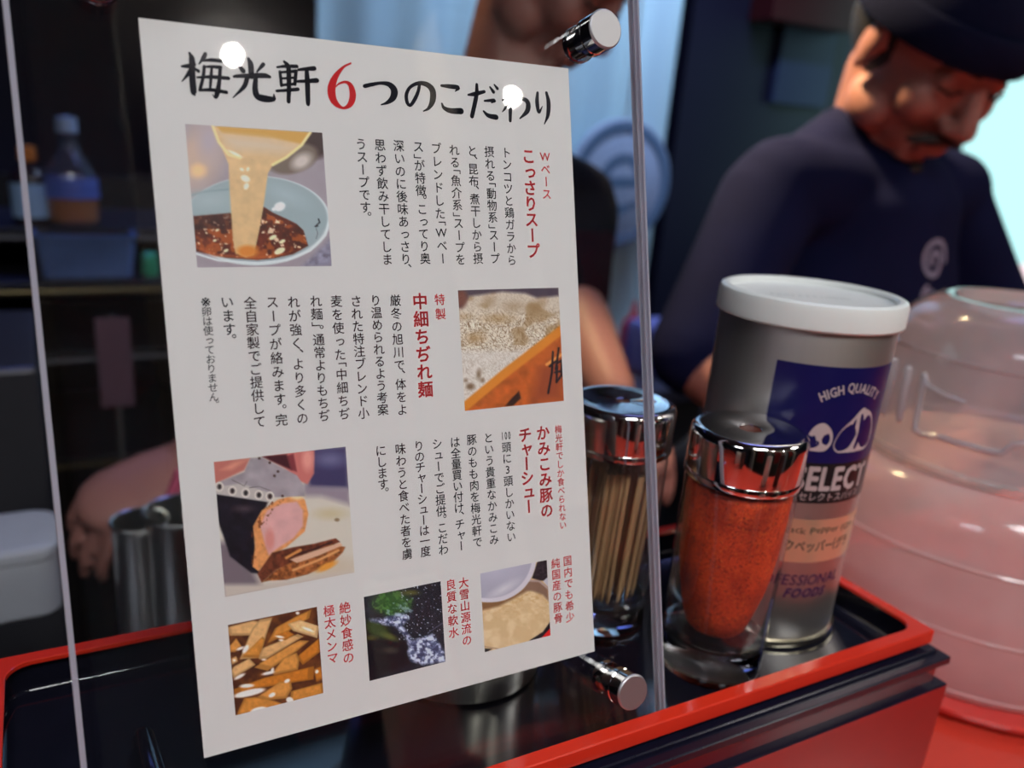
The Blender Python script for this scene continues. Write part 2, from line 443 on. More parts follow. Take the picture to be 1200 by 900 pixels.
COLUMNS = [  # text, u, v of first cell, v of last cell, cell pitch, kind
    ("トンコツと鶏ガラから", 113.21, 206.36, 3.99, "k"),
    ("摂れる「動物系」スープ", 106.64, 206.31, 3.916, "k"),
    ("と、昆布、煮干しから摂", 100.21, 206.25, 3.904, "k"),
    ("れる「魚介系」スープを", 93.61, 206.19, 3.923, "k"),
    ("ブレンドした「Wベー", 87.17, 206.39, 4.14, "k"),
    ("ス」が特徴。こってり奥", 80.87, 206.59, 3.927, "k"),
    ("深いのに後味あっさり、", 74.1, 206.49, 3.93, "k"),
    ("思わず飲み干してしま", 67.78, 206.41, 3.927, "k"),
    ("うスープです。", 61.59, 206.33, 3.838, "k"),
    ("Wベース", 128.57, 205.69, 4.208, "rs"),
    ("こっさりスープ", 121.91, 205.65, 5.343, "rb"),
    ("特製", 85.17, 157.96, 4.72, "rs"),
    ("中細ちぢれ麺", 78.14, 157.62, 5.702, "rb"),
    ("厳冬の旭川で、体をよ", 69.57, 158.15, 4.113, "k"),
    ("り温められるよう考案", 62.94, 158.35, 3.841, "k"),
    ("された特注ブレンド小", 56.44, 158.28, 3.889, "k"),
    ("麦を使った「中細ちぢ", 50.11, 158.47, 4.099, "k"),
    ("れ麺」。通常よりもちぢ", 43.65, 158.67, 3.887, "k"),
    ("れが強く、より多くの", 36.81, 158.62, 4.127, "k"),
    ("スープが絡みます。完", 30.4, 158.82, 4.138, "k"),
    ("全自家製でご提供して", 23.88, 158.78, 3.886, "k"),
    ("います。", 17.31, 159.23, 3.93, "k"),
    ("※卵は使っておりません。", 11.36, 159.41, 2.722, "ks"),
    ("梅光軒でしか食べられない", 128.71, 110.77, 3.159, "rs"),
    ("かみこみ豚の", 122.23, 110.22, 5.56, "rb"),
    ("チャーシュー", 114.86, 110.24, 5.065, "rb"),
    ("#頭に3頭しかいない", 107.18, 110.72, 3.94, "k"),
    ("という貴重なかみこみ", 100.33, 110.75, 3.922, "k"),
    ("豚のもも肉を梅光軒で", 93.92, 110.85, 3.913, "k"),
    ("は全量買い付け、チャー", 87.68, 110.66, 3.712, "k"),
    ("シューでご提供。こだわ", 81.1, 110.82, 3.752, "k"),
    ("りのチャーシューは一度", 74.56, 110.84, 3.507, "k"),
    ("味わうと食べた者を虜", 68.03, 110.6, 3.84, "k"),
    ("にします。", 61.29, 110.81, 3.615, "k"),
    ("国内でも希少", 129.92, 62.73, 4.186, "rs"),
    ("純国産の豚骨", 124.81, 62.7, 4.042, "rs"),
    ("大雪山源流の", 87.77, 62.64, 4.008, "rs"),
    ("良質な軟水", 82.96, 62.89, 4.128, "rs"),
    ("絶妙食感の", 45.82, 62.58, 4.061, "rs"),
    ("極太メンマ", 40.67, 62.68, 3.808, "rs"),
]

INK = mat('black_ink', (.008, .009, .016), rough=.6, noise=.2, spec=.1)
REDINK = mat('red_ink', (.92, .055, .07), rough=.5, noise=.1)
for text, u, v, pitch, kind in COLUMNS:
    tgt = ([], [])
    size = {'k': 3.85, 'ks': 2.9, 'rs': min(3.9, pitch * .99), 'rb': 5.5}[kind]
    column(tgt, text, u, v, pitch, size, {'k': .010, 'ks': .006, 'rs': .014, 'rb': .026}[kind])
    flat_mesh('text_column' if kind[0] == 'k' else 'red_heading', tgt, INK if kind[0] == 'k' else REDINK, card)

# ---- brush-written headline
TITLE_STROKES = {
    "梅": [
        [(10.29,224.66,0.43),(11.9,224.9,0.74),(13.88,225.56,0.48)],
        [(12.65,228.49,0.46),(13.15,226.79,1.06),(12.86,222.12,1.11),(12.88,217.94,1.06),(13.09,217.11,0.37)],
        [(12.78,224.43,0.65),(11.61,222.47,0.6),(9.99,220.57,0.19)],
        [(13.48,224.59,0.37),(14.65,223.77,0.65)],
        [(16.96,228.75,0.65),(16.36,227.57,0.74),(14.96,225.76,0.24)],
        [(16.1,226.75,0.37),(18.56,227.19,0.67),(21.67,227.17,0.67)],
        [(16.35,225.24,0.58),(15.84,222.39,0.6),(14.71,218.83,0.6)],
        [(16.29,225.09,0.37),(18.41,225.34,0.55),(20.86,225.39,0.67)],
        [(20.77,225.38,0.65),(20.16,221.37,0.72),(19.33,218.23,0.92),(18.75,216.82,0.48),(18.02,217.65,0.18)],
        [(14.18,222.01,0.38),(18.18,222.51,0.67),(22.82,222.55,0.67)],
        [(18.39,225.06,0.48),(18.0,222.59,0.58),(17.41,218.87,0.46)],
        [(14.5,218.54,0.48),(17.88,218.91,0.64),(21.92,218.59,0.67)],
    ],
    "光": [
        [(28.94,228.55,0.58),(29.45,226.98,1.06),(29.38,223.62,0.96)],
        [(25.57,226.98,0.39),(27.15,225.04,0.96)],
        [(33.12,227.43,0.77),(31.11,225.13,0.35)],
        [(24.4,223.17,0.48),(25.86,223.45,0.67),(32.77,224.22,0.96),(34.74,224.01,0.58)],
        [(28.16,223.13,0.86),(26.99,220.54,0.77),(23.73,217.31,0.24)],
        [(30.64,223.5,0.8),(30.19,220.33,1.06),(30.71,218.21,1.2),(33.0,217.66,1.25),(35.36,217.85,0.87),(35.56,219.13,0.24)],
    ],
    "軒": [
        [(37.08,226.99,0.39),(39.28,227.45,0.6),(43.04,227.81,0.7)],
        [(39.34,228.82,0.5),(40.44,227.32,0.9),(40.25,222.16,0.87),(39.78,217.41,0.77)],
        [(37.89,225.76,0.6),(37.99,221.87,0.6)],
        [(37.88,225.61,0.43),(42.78,226.41,0.65)],
        [(42.67,226.4,0.7),(42.07,222.57,0.65)],
        [(38.05,223.87,0.43),(42.37,224.51,0.45)],
        [(38.0,221.97,0.5),(42.13,222.67,0.55)],
        [(36.45,220.18,0.5),(39.52,220.63,0.6),(42.89,221.21,0.7)],
        [(43.48,226.87,0.5),(45.95,227.35,0.7),(48.33,227.73,0.9)],
        [(42.91,223.48,0.5),(45.94,223.84,0.7),(48.91,224.3,0.9)],
        [(45.94,227.2,0.8),(45.93,223.64,1.0),(45.68,217.67,0.87),(45.73,216.88,0.5)],
    ],
    "6": [
        [(59.97,230.35,0.5),(57.48,228.95,0.7),(54.83,225.94,1.56),(53.41,222.8,2.21),(53.28,220.28,2.29),(54.24,218.09,1.77),(56.58,216.8,0.73),(58.86,218.08,1.5),(59.93,220.81,1.9),(59.48,223.57,1.5),(57.97,224.6,0.8),(55.75,223.91,0.52),(54.42,222.63,0.25)],
    ],
    "つ": [
        [(63.97,223.91,0.78),(66.53,224.64,0.73),(69.4,225.3,0.63),(72.12,225.12,1.04),(73.73,223.6,1.46),(73.29,221.38,1.3),(71.39,219.66,0.73),(69.05,218.71,0.26)],
    ],
    "の": [
        [(82.69,226.36,0.65),(81.91,223.65,0.73),(80.36,220.89,0.76),(78.9,219.3,0.65),(77.91,220.17,0.76),(77.84,222.53,0.76),(79.29,224.91,0.65),(82.22,226.37,0.76),(85.18,226.21,1.08),(87.05,224.5,1.36),(86.84,221.39,1.25),(85.29,218.87,0.63),(83.42,217.83,0.27)],
    ],
    "こ": [
        [(90.32,226.33,0.54),(93.08,226.35,0.87),(96.35,226.2,0.87),(95.21,224.97,0.22)],
        [(90.13,220.68,0.43),(90.78,219.39,0.76),(93.19,218.65,1.08),(96.93,218.81,1.3)],
    ],
    "だ": [
        [(99.91,224.22,0.45),(102.34,224.69,0.9),(105.99,225.76,0.67)],
        [(103.31,227.83,0.65),(102.96,224.3,0.95),(100.87,217.46,0.95)],
        [(105.93,222.78,0.45),(109.64,223.18,0.78),(108.48,222.31,0.22)],
        [(105.33,219.42,0.43),(107.06,218.11,0.9),(110.02,217.76,1.12)],
        [(108.28,227.38,0.45),(109.49,225.94,0.79)],
        [(109.96,228.3,0.39),(111.07,227.17,0.7)],
    ],
    "わ": [
        [(115.96,227.48,0.51),(115.82,223.1,0.95),(115.38,217.01,0.73)],
        [(112.94,223.6,0.5),(115.68,223.99,0.56),(113.92,221.28,0.62),(112.51,219.72,0.22)],
        [(113.06,220.21,0.28),(116.56,223.16,0.45),(120.12,224.56,0.73),(122.64,223.63,1.16),(122.33,220.77,1.12),(119.26,218.01,0.35)],
    ],
    "り": [
        [(126.81,227.08,0.67),(126.42,223.92,1.01),(126.98,220.65,0.73),(128.48,222.65,0.23)],
        [(130.42,227.38,0.7),(131.08,224.28,1.05),(130.63,220.11,0.93),(128.97,216.78,0.23)],
    ],
}

def brush(out, pts, bold=1.0):
    P = [np.array(p, float) for p in pts]
    P = [2 * P[0] - P[1]] + P + [2 * P[-1] - P[-2]]
    P[0][2] = pts[0][2]; P[-1][2] = pts[-1][2]
    S = []
    for i in range(1, len(P) - 2):
        for k in range(6):
            t = k / 6
            S.append(.5 * ((2 * P[i]) + (-P[i - 1] + P[i + 1]) * t + (2 * P[i - 1] - 5 * P[i] + 4 * P[i + 1] - P[i + 2]) * t * t + (-P[i - 1] + 3 * P[i] - 3 * P[i + 1] + P[i + 2]) * t ** 3))
    S.append(P[-2])
    b = len(out[0])
    for i, s in enumerate(S):
        d = S[min(i + 1, len(S) - 1)][:2] - S[max(i - 1, 0)][:2]; d = d / (np.hypot(*d) + 1e-9)
        n = np.array([-d[1], d[0]]) * max(s[2] * bold, .1) / 2
        out[0].append(tuple(s[:2] + n)); out[0].append(tuple(s[:2] - n))
    for i in range(len(S) - 1):
        out[1].append((b + 2 * i, b + 2 * i + 1, b + 2 * i + 3, b + 2 * i + 2))
    for s in (S[0], S[-1]):
        b = len(out[0]); r = s[2] * .5 * bold
        for k in range(8): out[0].append((s[0] + r * math.cos(k * PI / 4), s[1] + r * math.sin(k * PI / 4)))
        out[1].append(tuple(range(b, b + 8)))
tb, tr_ = ([], []), ([], [])
for ch, strokes in TITLE_STROKES.items():
    for s in strokes: brush(tr_ if ch == '6' else tb, s, 1.1 if ch == '6' else 1.6)
tag(flat_mesh('headline', tb, INK, card), 'black brush lettered headline')
tag(flat_mesh('headline_numeral', tr_, mat('deep_red_ink', (.60, .02, .025), rough=.6, spec=.1), card), 'large red numeral six')

# ---- printed pictures: flat colour prints drawn on fine grids
class Pic:
    def __init__(s, corners, n=120, seed=1):
        s.n = n; s.rng = np.random.default_rng(seed)
        (x0, y0), (x1, y1), (x2, y2), (x3, y3) = corners   # TL TR BR BL in drawing units
        dx1, dx2, dx3 = x1 - x2, x3 - x2, x0 - x1 + x2 - x3
        dy1, dy2, dy3 = y1 - y2, y3 - y2, y0 - y1 + y2 - y3
        D = dx1 * dy2 - dx2 * dy1; g = (dx3 * dy2 - dx2 * dy3) / D; h = (dx1 * dy3 - dx3 * dy1) / D
        U, V = np.meshgrid(np.linspace(0, 1, n), np.linspace(0, 1, n))
        w = g * U + h * V + 1
        s.X = ((x1 - x0 + g * x1) * U + (x3 - x0 + h * x3) * V + x0) / w
        s.Y = ((y1 - y0 + g * y1) * U + (y3 - y0 + h * y3) * V + y0) / w
        s.C = np.zeros((n, n, 3))
    def noise(s, sc, oct=3, ax=1.0, rot=0.0, wx=0, wy=0):
        ca, sa = math.cos(rot), math.sin(rot)
        X = ((s.X + wx) * ca + (s.Y + wy) * sa) / sc; Y = (-(s.X + wx) * sa + (s.Y + wy) * ca) / (sc * ax); T = np.zeros_like(X); A = 0
        for o in range(oct):
            G = s.rng.random((64, 64)); x = X * 2 ** o + 7; y = Y * 2 ** o + 11
            xi = np.floor(x).astype(int); yi = np.floor(y).astype(int); fx = x - xi; fy = y - yi
            fx = fx * fx * (3 - 2 * fx); fy = fy * fy * (3 - 2 * fy)
            g = lambda a, b: G[a % 64, b % 64]
            T += ((g(yi, xi) * (1 - fx) + g(yi, xi + 1) * fx) * (1 - fy) + (g(yi + 1, xi) * (1 - fx) + g(yi + 1, xi + 1) * fx) * fy) / 2 ** o
            A += .5 ** o
        return T / A
    def mix(s, m, c):
        m = np.clip(m, 0, 1)[..., None]; s.C = s.C * (1 - m) + np.array(c, float) * m
    def fill(s, c): s.C[:] = c
    def sell(s, cx, cy, rx, ry, rot=0):
        ca, sa = math.cos(math.radians(rot)), math.sin(math.radians(rot))
        x = (s.X - cx) * ca + (s.Y - cy) * sa; y = -(s.X - cx) * sa + (s.Y - cy) * ca
        return (1 - np.hypot(x / rx, y / ry)) * min(rx, ry)
    def ell(s, cx, cy, rx, ry, c, rot=0, soft=6, a=1): s.mix(a * (.5 + s.sell(cx, cy, rx, ry, rot) / soft), c)
    def seg(s, p, q):
        p = np.array(p, float); d = np.array(q, float) - p
        t = np.clip(((s.X - p[0]) * d[0] + (s.Y - p[1]) * d[1]) / (d @ d + 1e-9), 0, 1)
        return np.hypot(s.X - p[0] - t * d[0], s.Y - p[1] - t * d[1])
    def spoly(s, P):
        D = np.full_like(s.X, 1e9); ins = np.zeros(s.X.shape, bool)
        for i in range(len(P)):
            a, b = P[i], P[(i + 1) % len(P)]
            D = np.minimum(D, s.seg(a, b))
            if a[1] != b[1]:
                c = ((a[1] > s.Y) != (b[1] > s.Y)) & (s.X < (b[0] - a[0]) * (s.Y - a[1]) / (b[1] - a[1]) + a[0]); ins ^= c
        return np.where(ins, D, -D)
    def poly(s, P, c, soft=6, a=1, tex=0, tsc=30):
        m = a * (.5 + s.spoly(P) / soft)
        if tex:
            k = 1 + tex * (s.noise(tsc) - .5) * 2
            mm = np.clip(m, 0, 1)[..., None]; s.C = s.C * (1 - mm) + np.clip(np.array(c, float) * k[..., None], 0, 255) * mm
        else: s.mix(m, c)
    def line(s, P, w, c, soft=4, a=1):
        D = np.full_like(s.X, 1e9)
        for p, q in zip(P, P[1:]): D = np.minimum(D, s.seg(p, q))
        s.mix(a * (.5 + (w / 2 - D) / soft), c)
    def build(s, name, lab, u0, v0, u1, v1):
        """rect on the card: u0..u1, v0 bottom, v1 top"""
        n = s.n; me = bpy.data.meshes.new(name)
        uu, vv = np.meshgrid(np.linspace(u0, u1, n), np.linspace(v1, v0, n))
        co = np.stack([uu, np.full_like(uu, -.19), vv], -1).reshape(-1, 3) * MM
        i = np.arange(n * n).reshape(n, n)
        q = np.stack([i[:-1, :-1], i[1:, :-1], i[1:, 1:], i[:-1, 1:]], -1).reshape(-1, 4)
        me.vertices.add(n * n); me.vertices.foreach_set('co', co.ravel())
        me.loops.add(q.size); me.loops.foreach_set('vertex_index', q.ravel())
        me.polygons.add(len(q)); me.polygons.foreach_set('loop_start', np.arange(0, q.size, 4))
        me.update()
        c = np.clip(s.C, 0, 255) / 255
        l = np.where(c <= .04045, c / 12.92, ((c + .055) / 1.055) ** 2.4) * 1.42
        a = me.color_attributes.new('print', 'FLOAT_COLOR', 'POINT')
        a.data.foreach_set('color', np.concatenate([np.clip(l, 0, 1), np.ones((n, n, 1))], -1).ravel())
        return tag(link(name, me, PRINT, card), lab)
PRINT = bpy.data.materials.new('printed_picture'); PRINT.use_nodes = True
_n = PRINT.node_tree.nodes.new('ShaderNodeAttribute'); _n.attribute_name = 'print'
PRINT.node_tree.links.new(_n.outputs['Color'], PRINT.node_tree.nodes['Principled BSDF'].inputs['Base Color'])
PRINT.node_tree.nodes['Principled BSDF'].inputs['Roughness'].default_value = .4

# soup poured into a bowl
p = Pic([(12, 27), (812, 78), (867, 862), (78, 862)], 150, 3)
p.fill((148, 138, 146)); p.ell(80, 230, 130, 190, (190, 165, 150), soft=120, rot=20); p.ell(85, 300, 45, 40, (226, 190, 140), soft=40); p.ell(150, 120, 60, 100, (172, 160, 168), soft=80)
p.mix(.5 * (p.noise(90) - .3), (175, 168, 180))
p.ell(780, 130, 90, 95, (58, 40, 40), soft=40); p.ell(640, 230, 150, 85, (112, 98, 88), soft=20, rot=-15); p.ell(690, 245, 60, 40, (196, 186, 180), soft=40, rot=-30)
p.poly([(690, 862), (760, 800), (870, 690), (870, 862)], (128, 126, 146), 30, tex=.3, tsc=25)
p.ell(428, 592, 432, 262, (196, 206, 208), soft=6); p.ell(424, 584, 418, 250, (146, 163, 168), soft=8)
p.line([(50, 440), (120, 420), (260, 408)], 10, (120, 140, 148), 10); p.ell(150, 470, 150, 60, (160, 176, 180), soft=50, a=.6); p.ell(600, 440, 140, 50, (158, 176, 182), soft=50, rot=25, a=.6)
p.ell(560, 510, 34, 26, (222, 226, 226), soft=10, rot=-20); p.ell(525, 525, 12, 10, (220, 224, 224), soft=6)
p.poly([(55, 562), (270, 545), (290, 560), (440, 520), (470, 512), (520, 545), (600, 582), (660, 612), (700, 650), (728, 742), (640, 790), (520, 815), (430, 822), (250, 808), (72, 768)], (84, 32, 18), 8, tex=.45, tsc=45)
sp = p.spoly([(60, 570), (440, 530), (700, 650), (725, 742), (520, 812), (250, 805), (75, 765)])
p.mix(np.where(sp > 0, 1, 0) * np.clip((p.noise(50) - .5) * 6, 0, .75), (176, 88, 30)); p.mix(np.where(sp > 0, 1, 0) * np.clip((p.noise(22) - .68) * 12, 0, 1), (230, 190, 160))
p.mix(np.where((sp > 0) & (p.Y < 640) & (p.X < 280), .55, 0), (48, 22, 24)); p.line([(75, 745), (180, 790), (300, 800), (430, 812), (520, 800)], 16, (190, 96, 50), 14, .6)
for x, y, r in ((195, 645, 12), (180, 705, 12), (245, 765, 16), (520, 690, 24), (575, 715, 20), (560, 770, 34), (550, 600, 9), (480, 600, 8)): p.ell(x, y, r, r * .5, (236, 216, 180), soft=5, rot=-25)
p.line([(75, 782), (200, 822), (430, 840), (600, 825), (740, 770), (830, 680), (850, 600)], 12, (206, 214, 216), 5)
p.poly([(165, 40), (745, 76), (685, 160), (600, 222), (520, 268), (492, 315), (470, 480), (442, 640), (408, 792), (360, 806), (300, 780), (286, 700), (268, 420), (262, 262), (212, 140)], (208, 176, 130), 6, tex=.06, tsc=40)
p.poly([(195, 40), (738, 76), (690, 145), (520, 110), (340, 92), (225, 80)], (198, 152, 74), 14); p.poly([(215, 75), (500, 105), (685, 150), (640, 190), (560, 210), (300, 190), (240, 150)], (204, 184, 160), 40, .6)
p.ell(370, 770, 60, 34, (206, 128, 52), soft=24); p.line([(172, 40), (205, 130), (262, 205), (330, 225)], 17, (228, 204, 150), 6); p.line([(742, 76), (690, 150), (600, 222), (520, 265)], 17, (230, 208, 150), 6)
for x, y, a, b in ((360, 345, 28, 18), (375, 290, 8, 12), (340, 292, 12, 8), (300, 200, 42, 8), (365, 390, 14, 20)): p.ell(x, y, a, b, (238, 228, 206), soft=8, rot=25)
p.line([(790, 585), (796, 605), (770, 628), (785, 625)], 9, (40, 42, 48), 4); p.line([(775, 640), (785, 668), (775, 700)], 4, (90, 96, 100), 3)
p.build('picture', 'square picture of pale soup poured into a bowl', 9.85, 169.2, 49.4, 209.0)

# curly noodles in a wooden box
p = Pic([(35, 57), (697, 42), (735, 787), (85, 850)], 150, 5)
p.fill((206, 196, 180))
wn = p.noise(60, 2) * 60; r1 = np.abs(np.sin((p.noise(20, 2, 2.0, .5, wn, wn) * 14)))
p.mix(np.clip(.95 - r1 * 1.9, 0, .9), (112, 82, 50)); r2 = np.abs(np.sin(p.noise(20, 2, 2.2, -.6, -wn, wn) * 11)); p.mix(np.clip(.8 - r2 * 2.0, 0, .75), (128, 98, 64)); p.mix(np.clip(r1 * r2 - .55, 0, .45) * 1.6, (236, 228, 214))
p.mix(np.clip(np.minimum(1, (p.Y - 430) / 60) * (1 - (p.Y > 640) * .3), 0, .7), (208, 204, 200)); p.mix(np.clip((250 - p.Y) / 90, 0, .85) * .9, (196, 184, 168))
p.mix(np.clip((p.noise(110, 2) - .55) * 5, 0, .55) * (p.Y < 420), (140, 108, 66))
p.poly([(30, 40), (700, 40), (700, 95), (560, 110), (480, 78), (330, 66), (230, 80), (110, 95), (60, 170), (30, 170)], (72, 60, 74), 24); p.ell(55, 110, 40, 60, (110, 66, 56), soft=30)
for x, y, a, b in ((240, 130, 34, 34), (400, 165, 44, 24), (545, 175, 50, 40), (590, 130, 20, 20)): p.ell(x, y, a, b, (140, 108, 70), soft=60, a=.55)
for x, y, a, b in ((300, 245, 90, 26), (75, 230, 34, 14), (150, 370, 60, 30)): p.ell(x, y, a, b, (158, 124, 78), soft=40, a=.6)
for x, y, a, b in ((175, 610, 16, 36), (120, 690, 30, 24), (200, 650, 16, 16), (90, 650, 14, 12)): p.ell(x, y, a, b, (120, 96, 74), soft=16, a=.7)
p.poly([(85, 800), (330, 590), (712, 300), (740, 500), (740, 790), (85, 852)], (176, 88, 38), 8, tex=.2, tsc=60)
p.line([(85, 822), (340, 610), (716, 322)], 58, (206, 128, 46), 16); p.poly([(500, 815), (560, 560), (740, 480), (740, 790)], (146, 70, 42), 60, .7)
p.line([(622, 548), (720, 482)], 20, (222, 150, 80), 8); p.poly([(350, 818), (400, 760), (440, 722), (452, 770), (400, 818)], (50, 30, 26), 14)
for s in ([(662, 465), (656, 600), (632, 735)], [(640, 560), (690, 520)], [(700, 440), (690, 520), (680, 580)], [(690, 540), (722, 520), (718, 620), (686, 665), (690, 560)], [(676, 600), (724, 590)]): p.line(s, 14, (34, 26, 34), 6)
p.build('picture', 'square picture of curly noodles in a wooden box', 92.0, 120.7, 131.6, 160.75)

# roast pork being sliced
p = Pic([(25, 102), (777, 17), (827, 735), (93, 872)], 150, 8)
p.fill((196, 190, 178)); p.poly([(560, 20), (790, 10), (800, 260), (560, 260)], (60, 56, 92), 50); p.ell(690, 90, 80, 40, (104, 102, 138), soft=60); p.poly([(540, 240), (800, 260), (805, 350), (640, 300), (540, 300)], (140, 128, 140), 40)
p.ell(690, 400, 80, 30, (190, 178, 146), soft=40); p.ell(728, 435, 14, 10, (132, 112, 84), soft=8); p.ell(640, 700, 220, 60, (190, 178, 160), soft=60)
p.poly([(20, 560), (100, 560), (260, 740), (320, 860), (80, 880)], (112, 100, 108), 50); p.poly([(80, 800), (320, 800), (800, 730), (830, 745), (90, 880)], (186, 176, 166), 30)
p.poly([(36, 280), (340, 320), (300, 420), (260, 560), (290, 740), (240, 735), (120, 640), (80, 520), (50, 440)], (24, 20, 30), 14, tex=.5, tsc=40); p.ell(200, 370, 50, 20, (66, 54, 62), soft=30)
p.poly([(250, 470), (300, 380), (390, 320), (500, 290), (545, 320), (565, 400), (545, 500), (440, 590), (380, 620), (330, 680), (280, 725), (248, 700), (262, 580)], (206, 140, 86), 8, tex=.15, tsc=24)
p.poly([(290, 470), (330, 380), (420, 340), (500, 330), (535, 380), (535, 470), (480, 540), (400, 590), (340, 635), (315, 560)], (206, 158, 156), 14, tex=.06, tsc=50); p.ell(345, 545, 26, 60, (200, 132, 124), soft=20); p.ell(500, 300, 40, 20, (226, 196, 150), soft=16)
p.mix(np.clip((p.noise(24) - .6) * 8, 0, .8) * (p.spoly([(245, 470), (370, 320), (420, 320), (330, 420), (280, 720), (245, 700)]) > -4), (110, 58, 30))
p.poly([(275, 740), (360, 620), (480, 590), (600, 570), (720, 540), (745, 560), (620, 620), (520, 660), (380, 720), (300, 790)], (96, 50, 34), 8, tex=.5, tsc=22)
p.poly([(300, 790), (380, 720), (520, 650), (700, 575), (775, 590), (760, 620), (700, 680), (560, 745), (440, 775), (340, 780)], (142, 84, 46), 8, tex=.55, tsc=20)
p.poly([(460, 660), (600, 610), (745, 565), (760, 580), (620, 640), (500, 680)], (206, 166, 140), 8); p.line([(480, 720), (620, 665), (735, 610)], 14, (206, 150, 96), 8); p.line([(470, 640), (600, 600), (700, 560)], 8, (40, 24, 24), 5); p.line([(440, 650), (520, 606)], 16, (206, 140, 80), 8); p.ell(670, 700, 60, 18, (214, 146, 60), soft=14, rot=-25)
p.poly([(22, 100), (235, 80), (200, 150), (40, 225), (28, 225)], (176, 106, 96), 14); p.poly([(60, 150), (140, 100), (225, 88), (130, 150)], (206, 140, 120), 20, .7); p.poly([(300, 70), (600, 36), (598, 170), (560, 232), (520, 215), (430, 140)], (190, 110, 104), 12); p.poly([(480, 55), (500, 160), (470, 150), (440, 70)], (122, 54, 60), 10); p.poly([(300, 72), (440, 60), (470, 150), (380, 110)], (62, 26, 34), 14); p.ell(560, 90, 30, 60, (216, 146, 136), soft=30)
p.poly([(38, 225), (200, 160), (235, 80), (300, 78), (500, 180), (545, 250), (545, 300), (360, 305), (330, 332), (40, 285)], (150, 142, 148), 8, tex=.12, tsc=60); p.poly([(40, 245), (180, 225), (345, 280), (340, 332), (42, 286)], (178, 172, 168), 8)
for x, y in ((58, 244), (132, 268), (208, 280), (283, 292), (346, 300)): p.ell(x, y, 25, 28, (206, 200, 192), soft=5); p.ell(x, y, 16, 18, (120, 112, 110), soft=4); p.ell(x + 1, y, 9, 13, (30, 24, 26), soft=4)
p.line([(130, 205), (200, 240), (215, 215)], 4, (96, 88, 90), 3); p.line([(230, 250), (290, 245), (350, 268)], 4, (96, 88, 90), 3)
for x, y in ((372, 183), (392, 158), (345, 108), (285, 82), (418, 298)): p.ell(x, y, 8, 8, (70, 54, 50), soft=5)
p.build('picture', 'square picture of roast pork being sliced with a knife', 9.8, 73.2, 49.75, 113.4)

# seasoned bamboo shoots
p = Pic([(48, 222), (770, 77), (822, 775), (105, 880)], 120, 9)
p.fill((70, 38, 26)); p.mix(np.clip(p.noise(60) - .3, 0, .6), (150, 90, 40))
A = ((214, 168, 112), (198, 132, 58), (206, 142, 70), (190, 116, 40))
for P, c in (([(45, 240), (240, 190), (300, 200), (220, 300), (60, 300)], A[0]), ([(230, 250), (290, 180), (390, 165), (340, 300), (290, 470), (135, 475)], A[0]), ([(150, 460), (310, 310), (330, 330), (285, 470)], A[1]),
             ([(350, 360), (410, 250), (600, 150), (720, 100), (700, 170), (560, 250), (430, 330)], A[1]), ([(515, 215), (620, 185), (790, 235), (770, 330), (560, 270)], (226, 184, 130)), ([(290, 440), (310, 400), (600, 295), (650, 315), (340, 480), (280, 480)], A[0]),
             ([(245, 540), (560, 370), (620, 345), (700, 350), (590, 430), (350, 570)], A[2]), ([(600, 470), (790, 330), (800, 440), (640, 540), (610, 500)], A[3]), ([(390, 590), (480, 480), (590, 440), (612, 500), (600, 575), (400, 605)], A[2]), ([(70, 560), (90, 530), (210, 470), (255, 520), (90, 610)], A[0]),
             ([(60, 380), (110, 320), (150, 380), (100, 420), (65, 420)], A[2]), ([(90, 690), (330, 620), (740, 555), (735, 660), (600, 670), (240, 700), (100, 730)], A[3]), ([(270, 760), (450, 660), (540, 660), (550, 720), (500, 790), (330, 790)], A[2]), ([(540, 740), (820, 690), (830, 780), (640, 820), (530, 820)], A[1]),
             ([(120, 860), (170, 760), (260, 760), (400, 800), (500, 840), (110, 890)], A[1]), ([(740, 580), (800, 560), (815, 660), (760, 680)], A[3]), ([(75, 470), (110, 455), (120, 490), (80, 510)], A[0]), ([(420, 300), (520, 270), (570, 300), (500, 340), (440, 340)], A[3])):
    p.poly(P, tuple(x * .82 for x in c), 8); cx = sum(q[0] for q in P) / len(P); cy = sum(q[1] for q in P) / len(P)
    p.poly([(cx + (x - cx) * .84, cy - 6 + (y - cy) * .8) for x, y in P], c, 14, tex=.1, tsc=26)
for x, y, a, b, r in ((140, 395, 30, 10, -20), (135, 600, 44, 12, -25), (190, 672, 54, 14, 0), (210, 725, 120, 24, -8), (355, 588, 50, 12, -8), (388, 570, 12, 22, 20), (508, 657, 24, 14, -20), (385, 755, 28, 16, -20), (530, 808, 32, 24, 30), (450, 315, 34, 9, 10), (460, 340, 18, 8, 0), (320, 485, 18, 7, 0), (280, 862, 66, 26, -6), (765, 600, 16, 14, -40), (180, 400, 16, 34, 35), (95, 480, 10, 8, 0), (600, 130, 16, 12, 0), (690, 260, 50, 10, 20)): p.ell(x, y, a, b, (238, 224, 214), soft=8, rot=r)
p.build('picture', 'small picture of orange brown bamboo shoots', 9.9, 37.0, 36.9, 64.72)

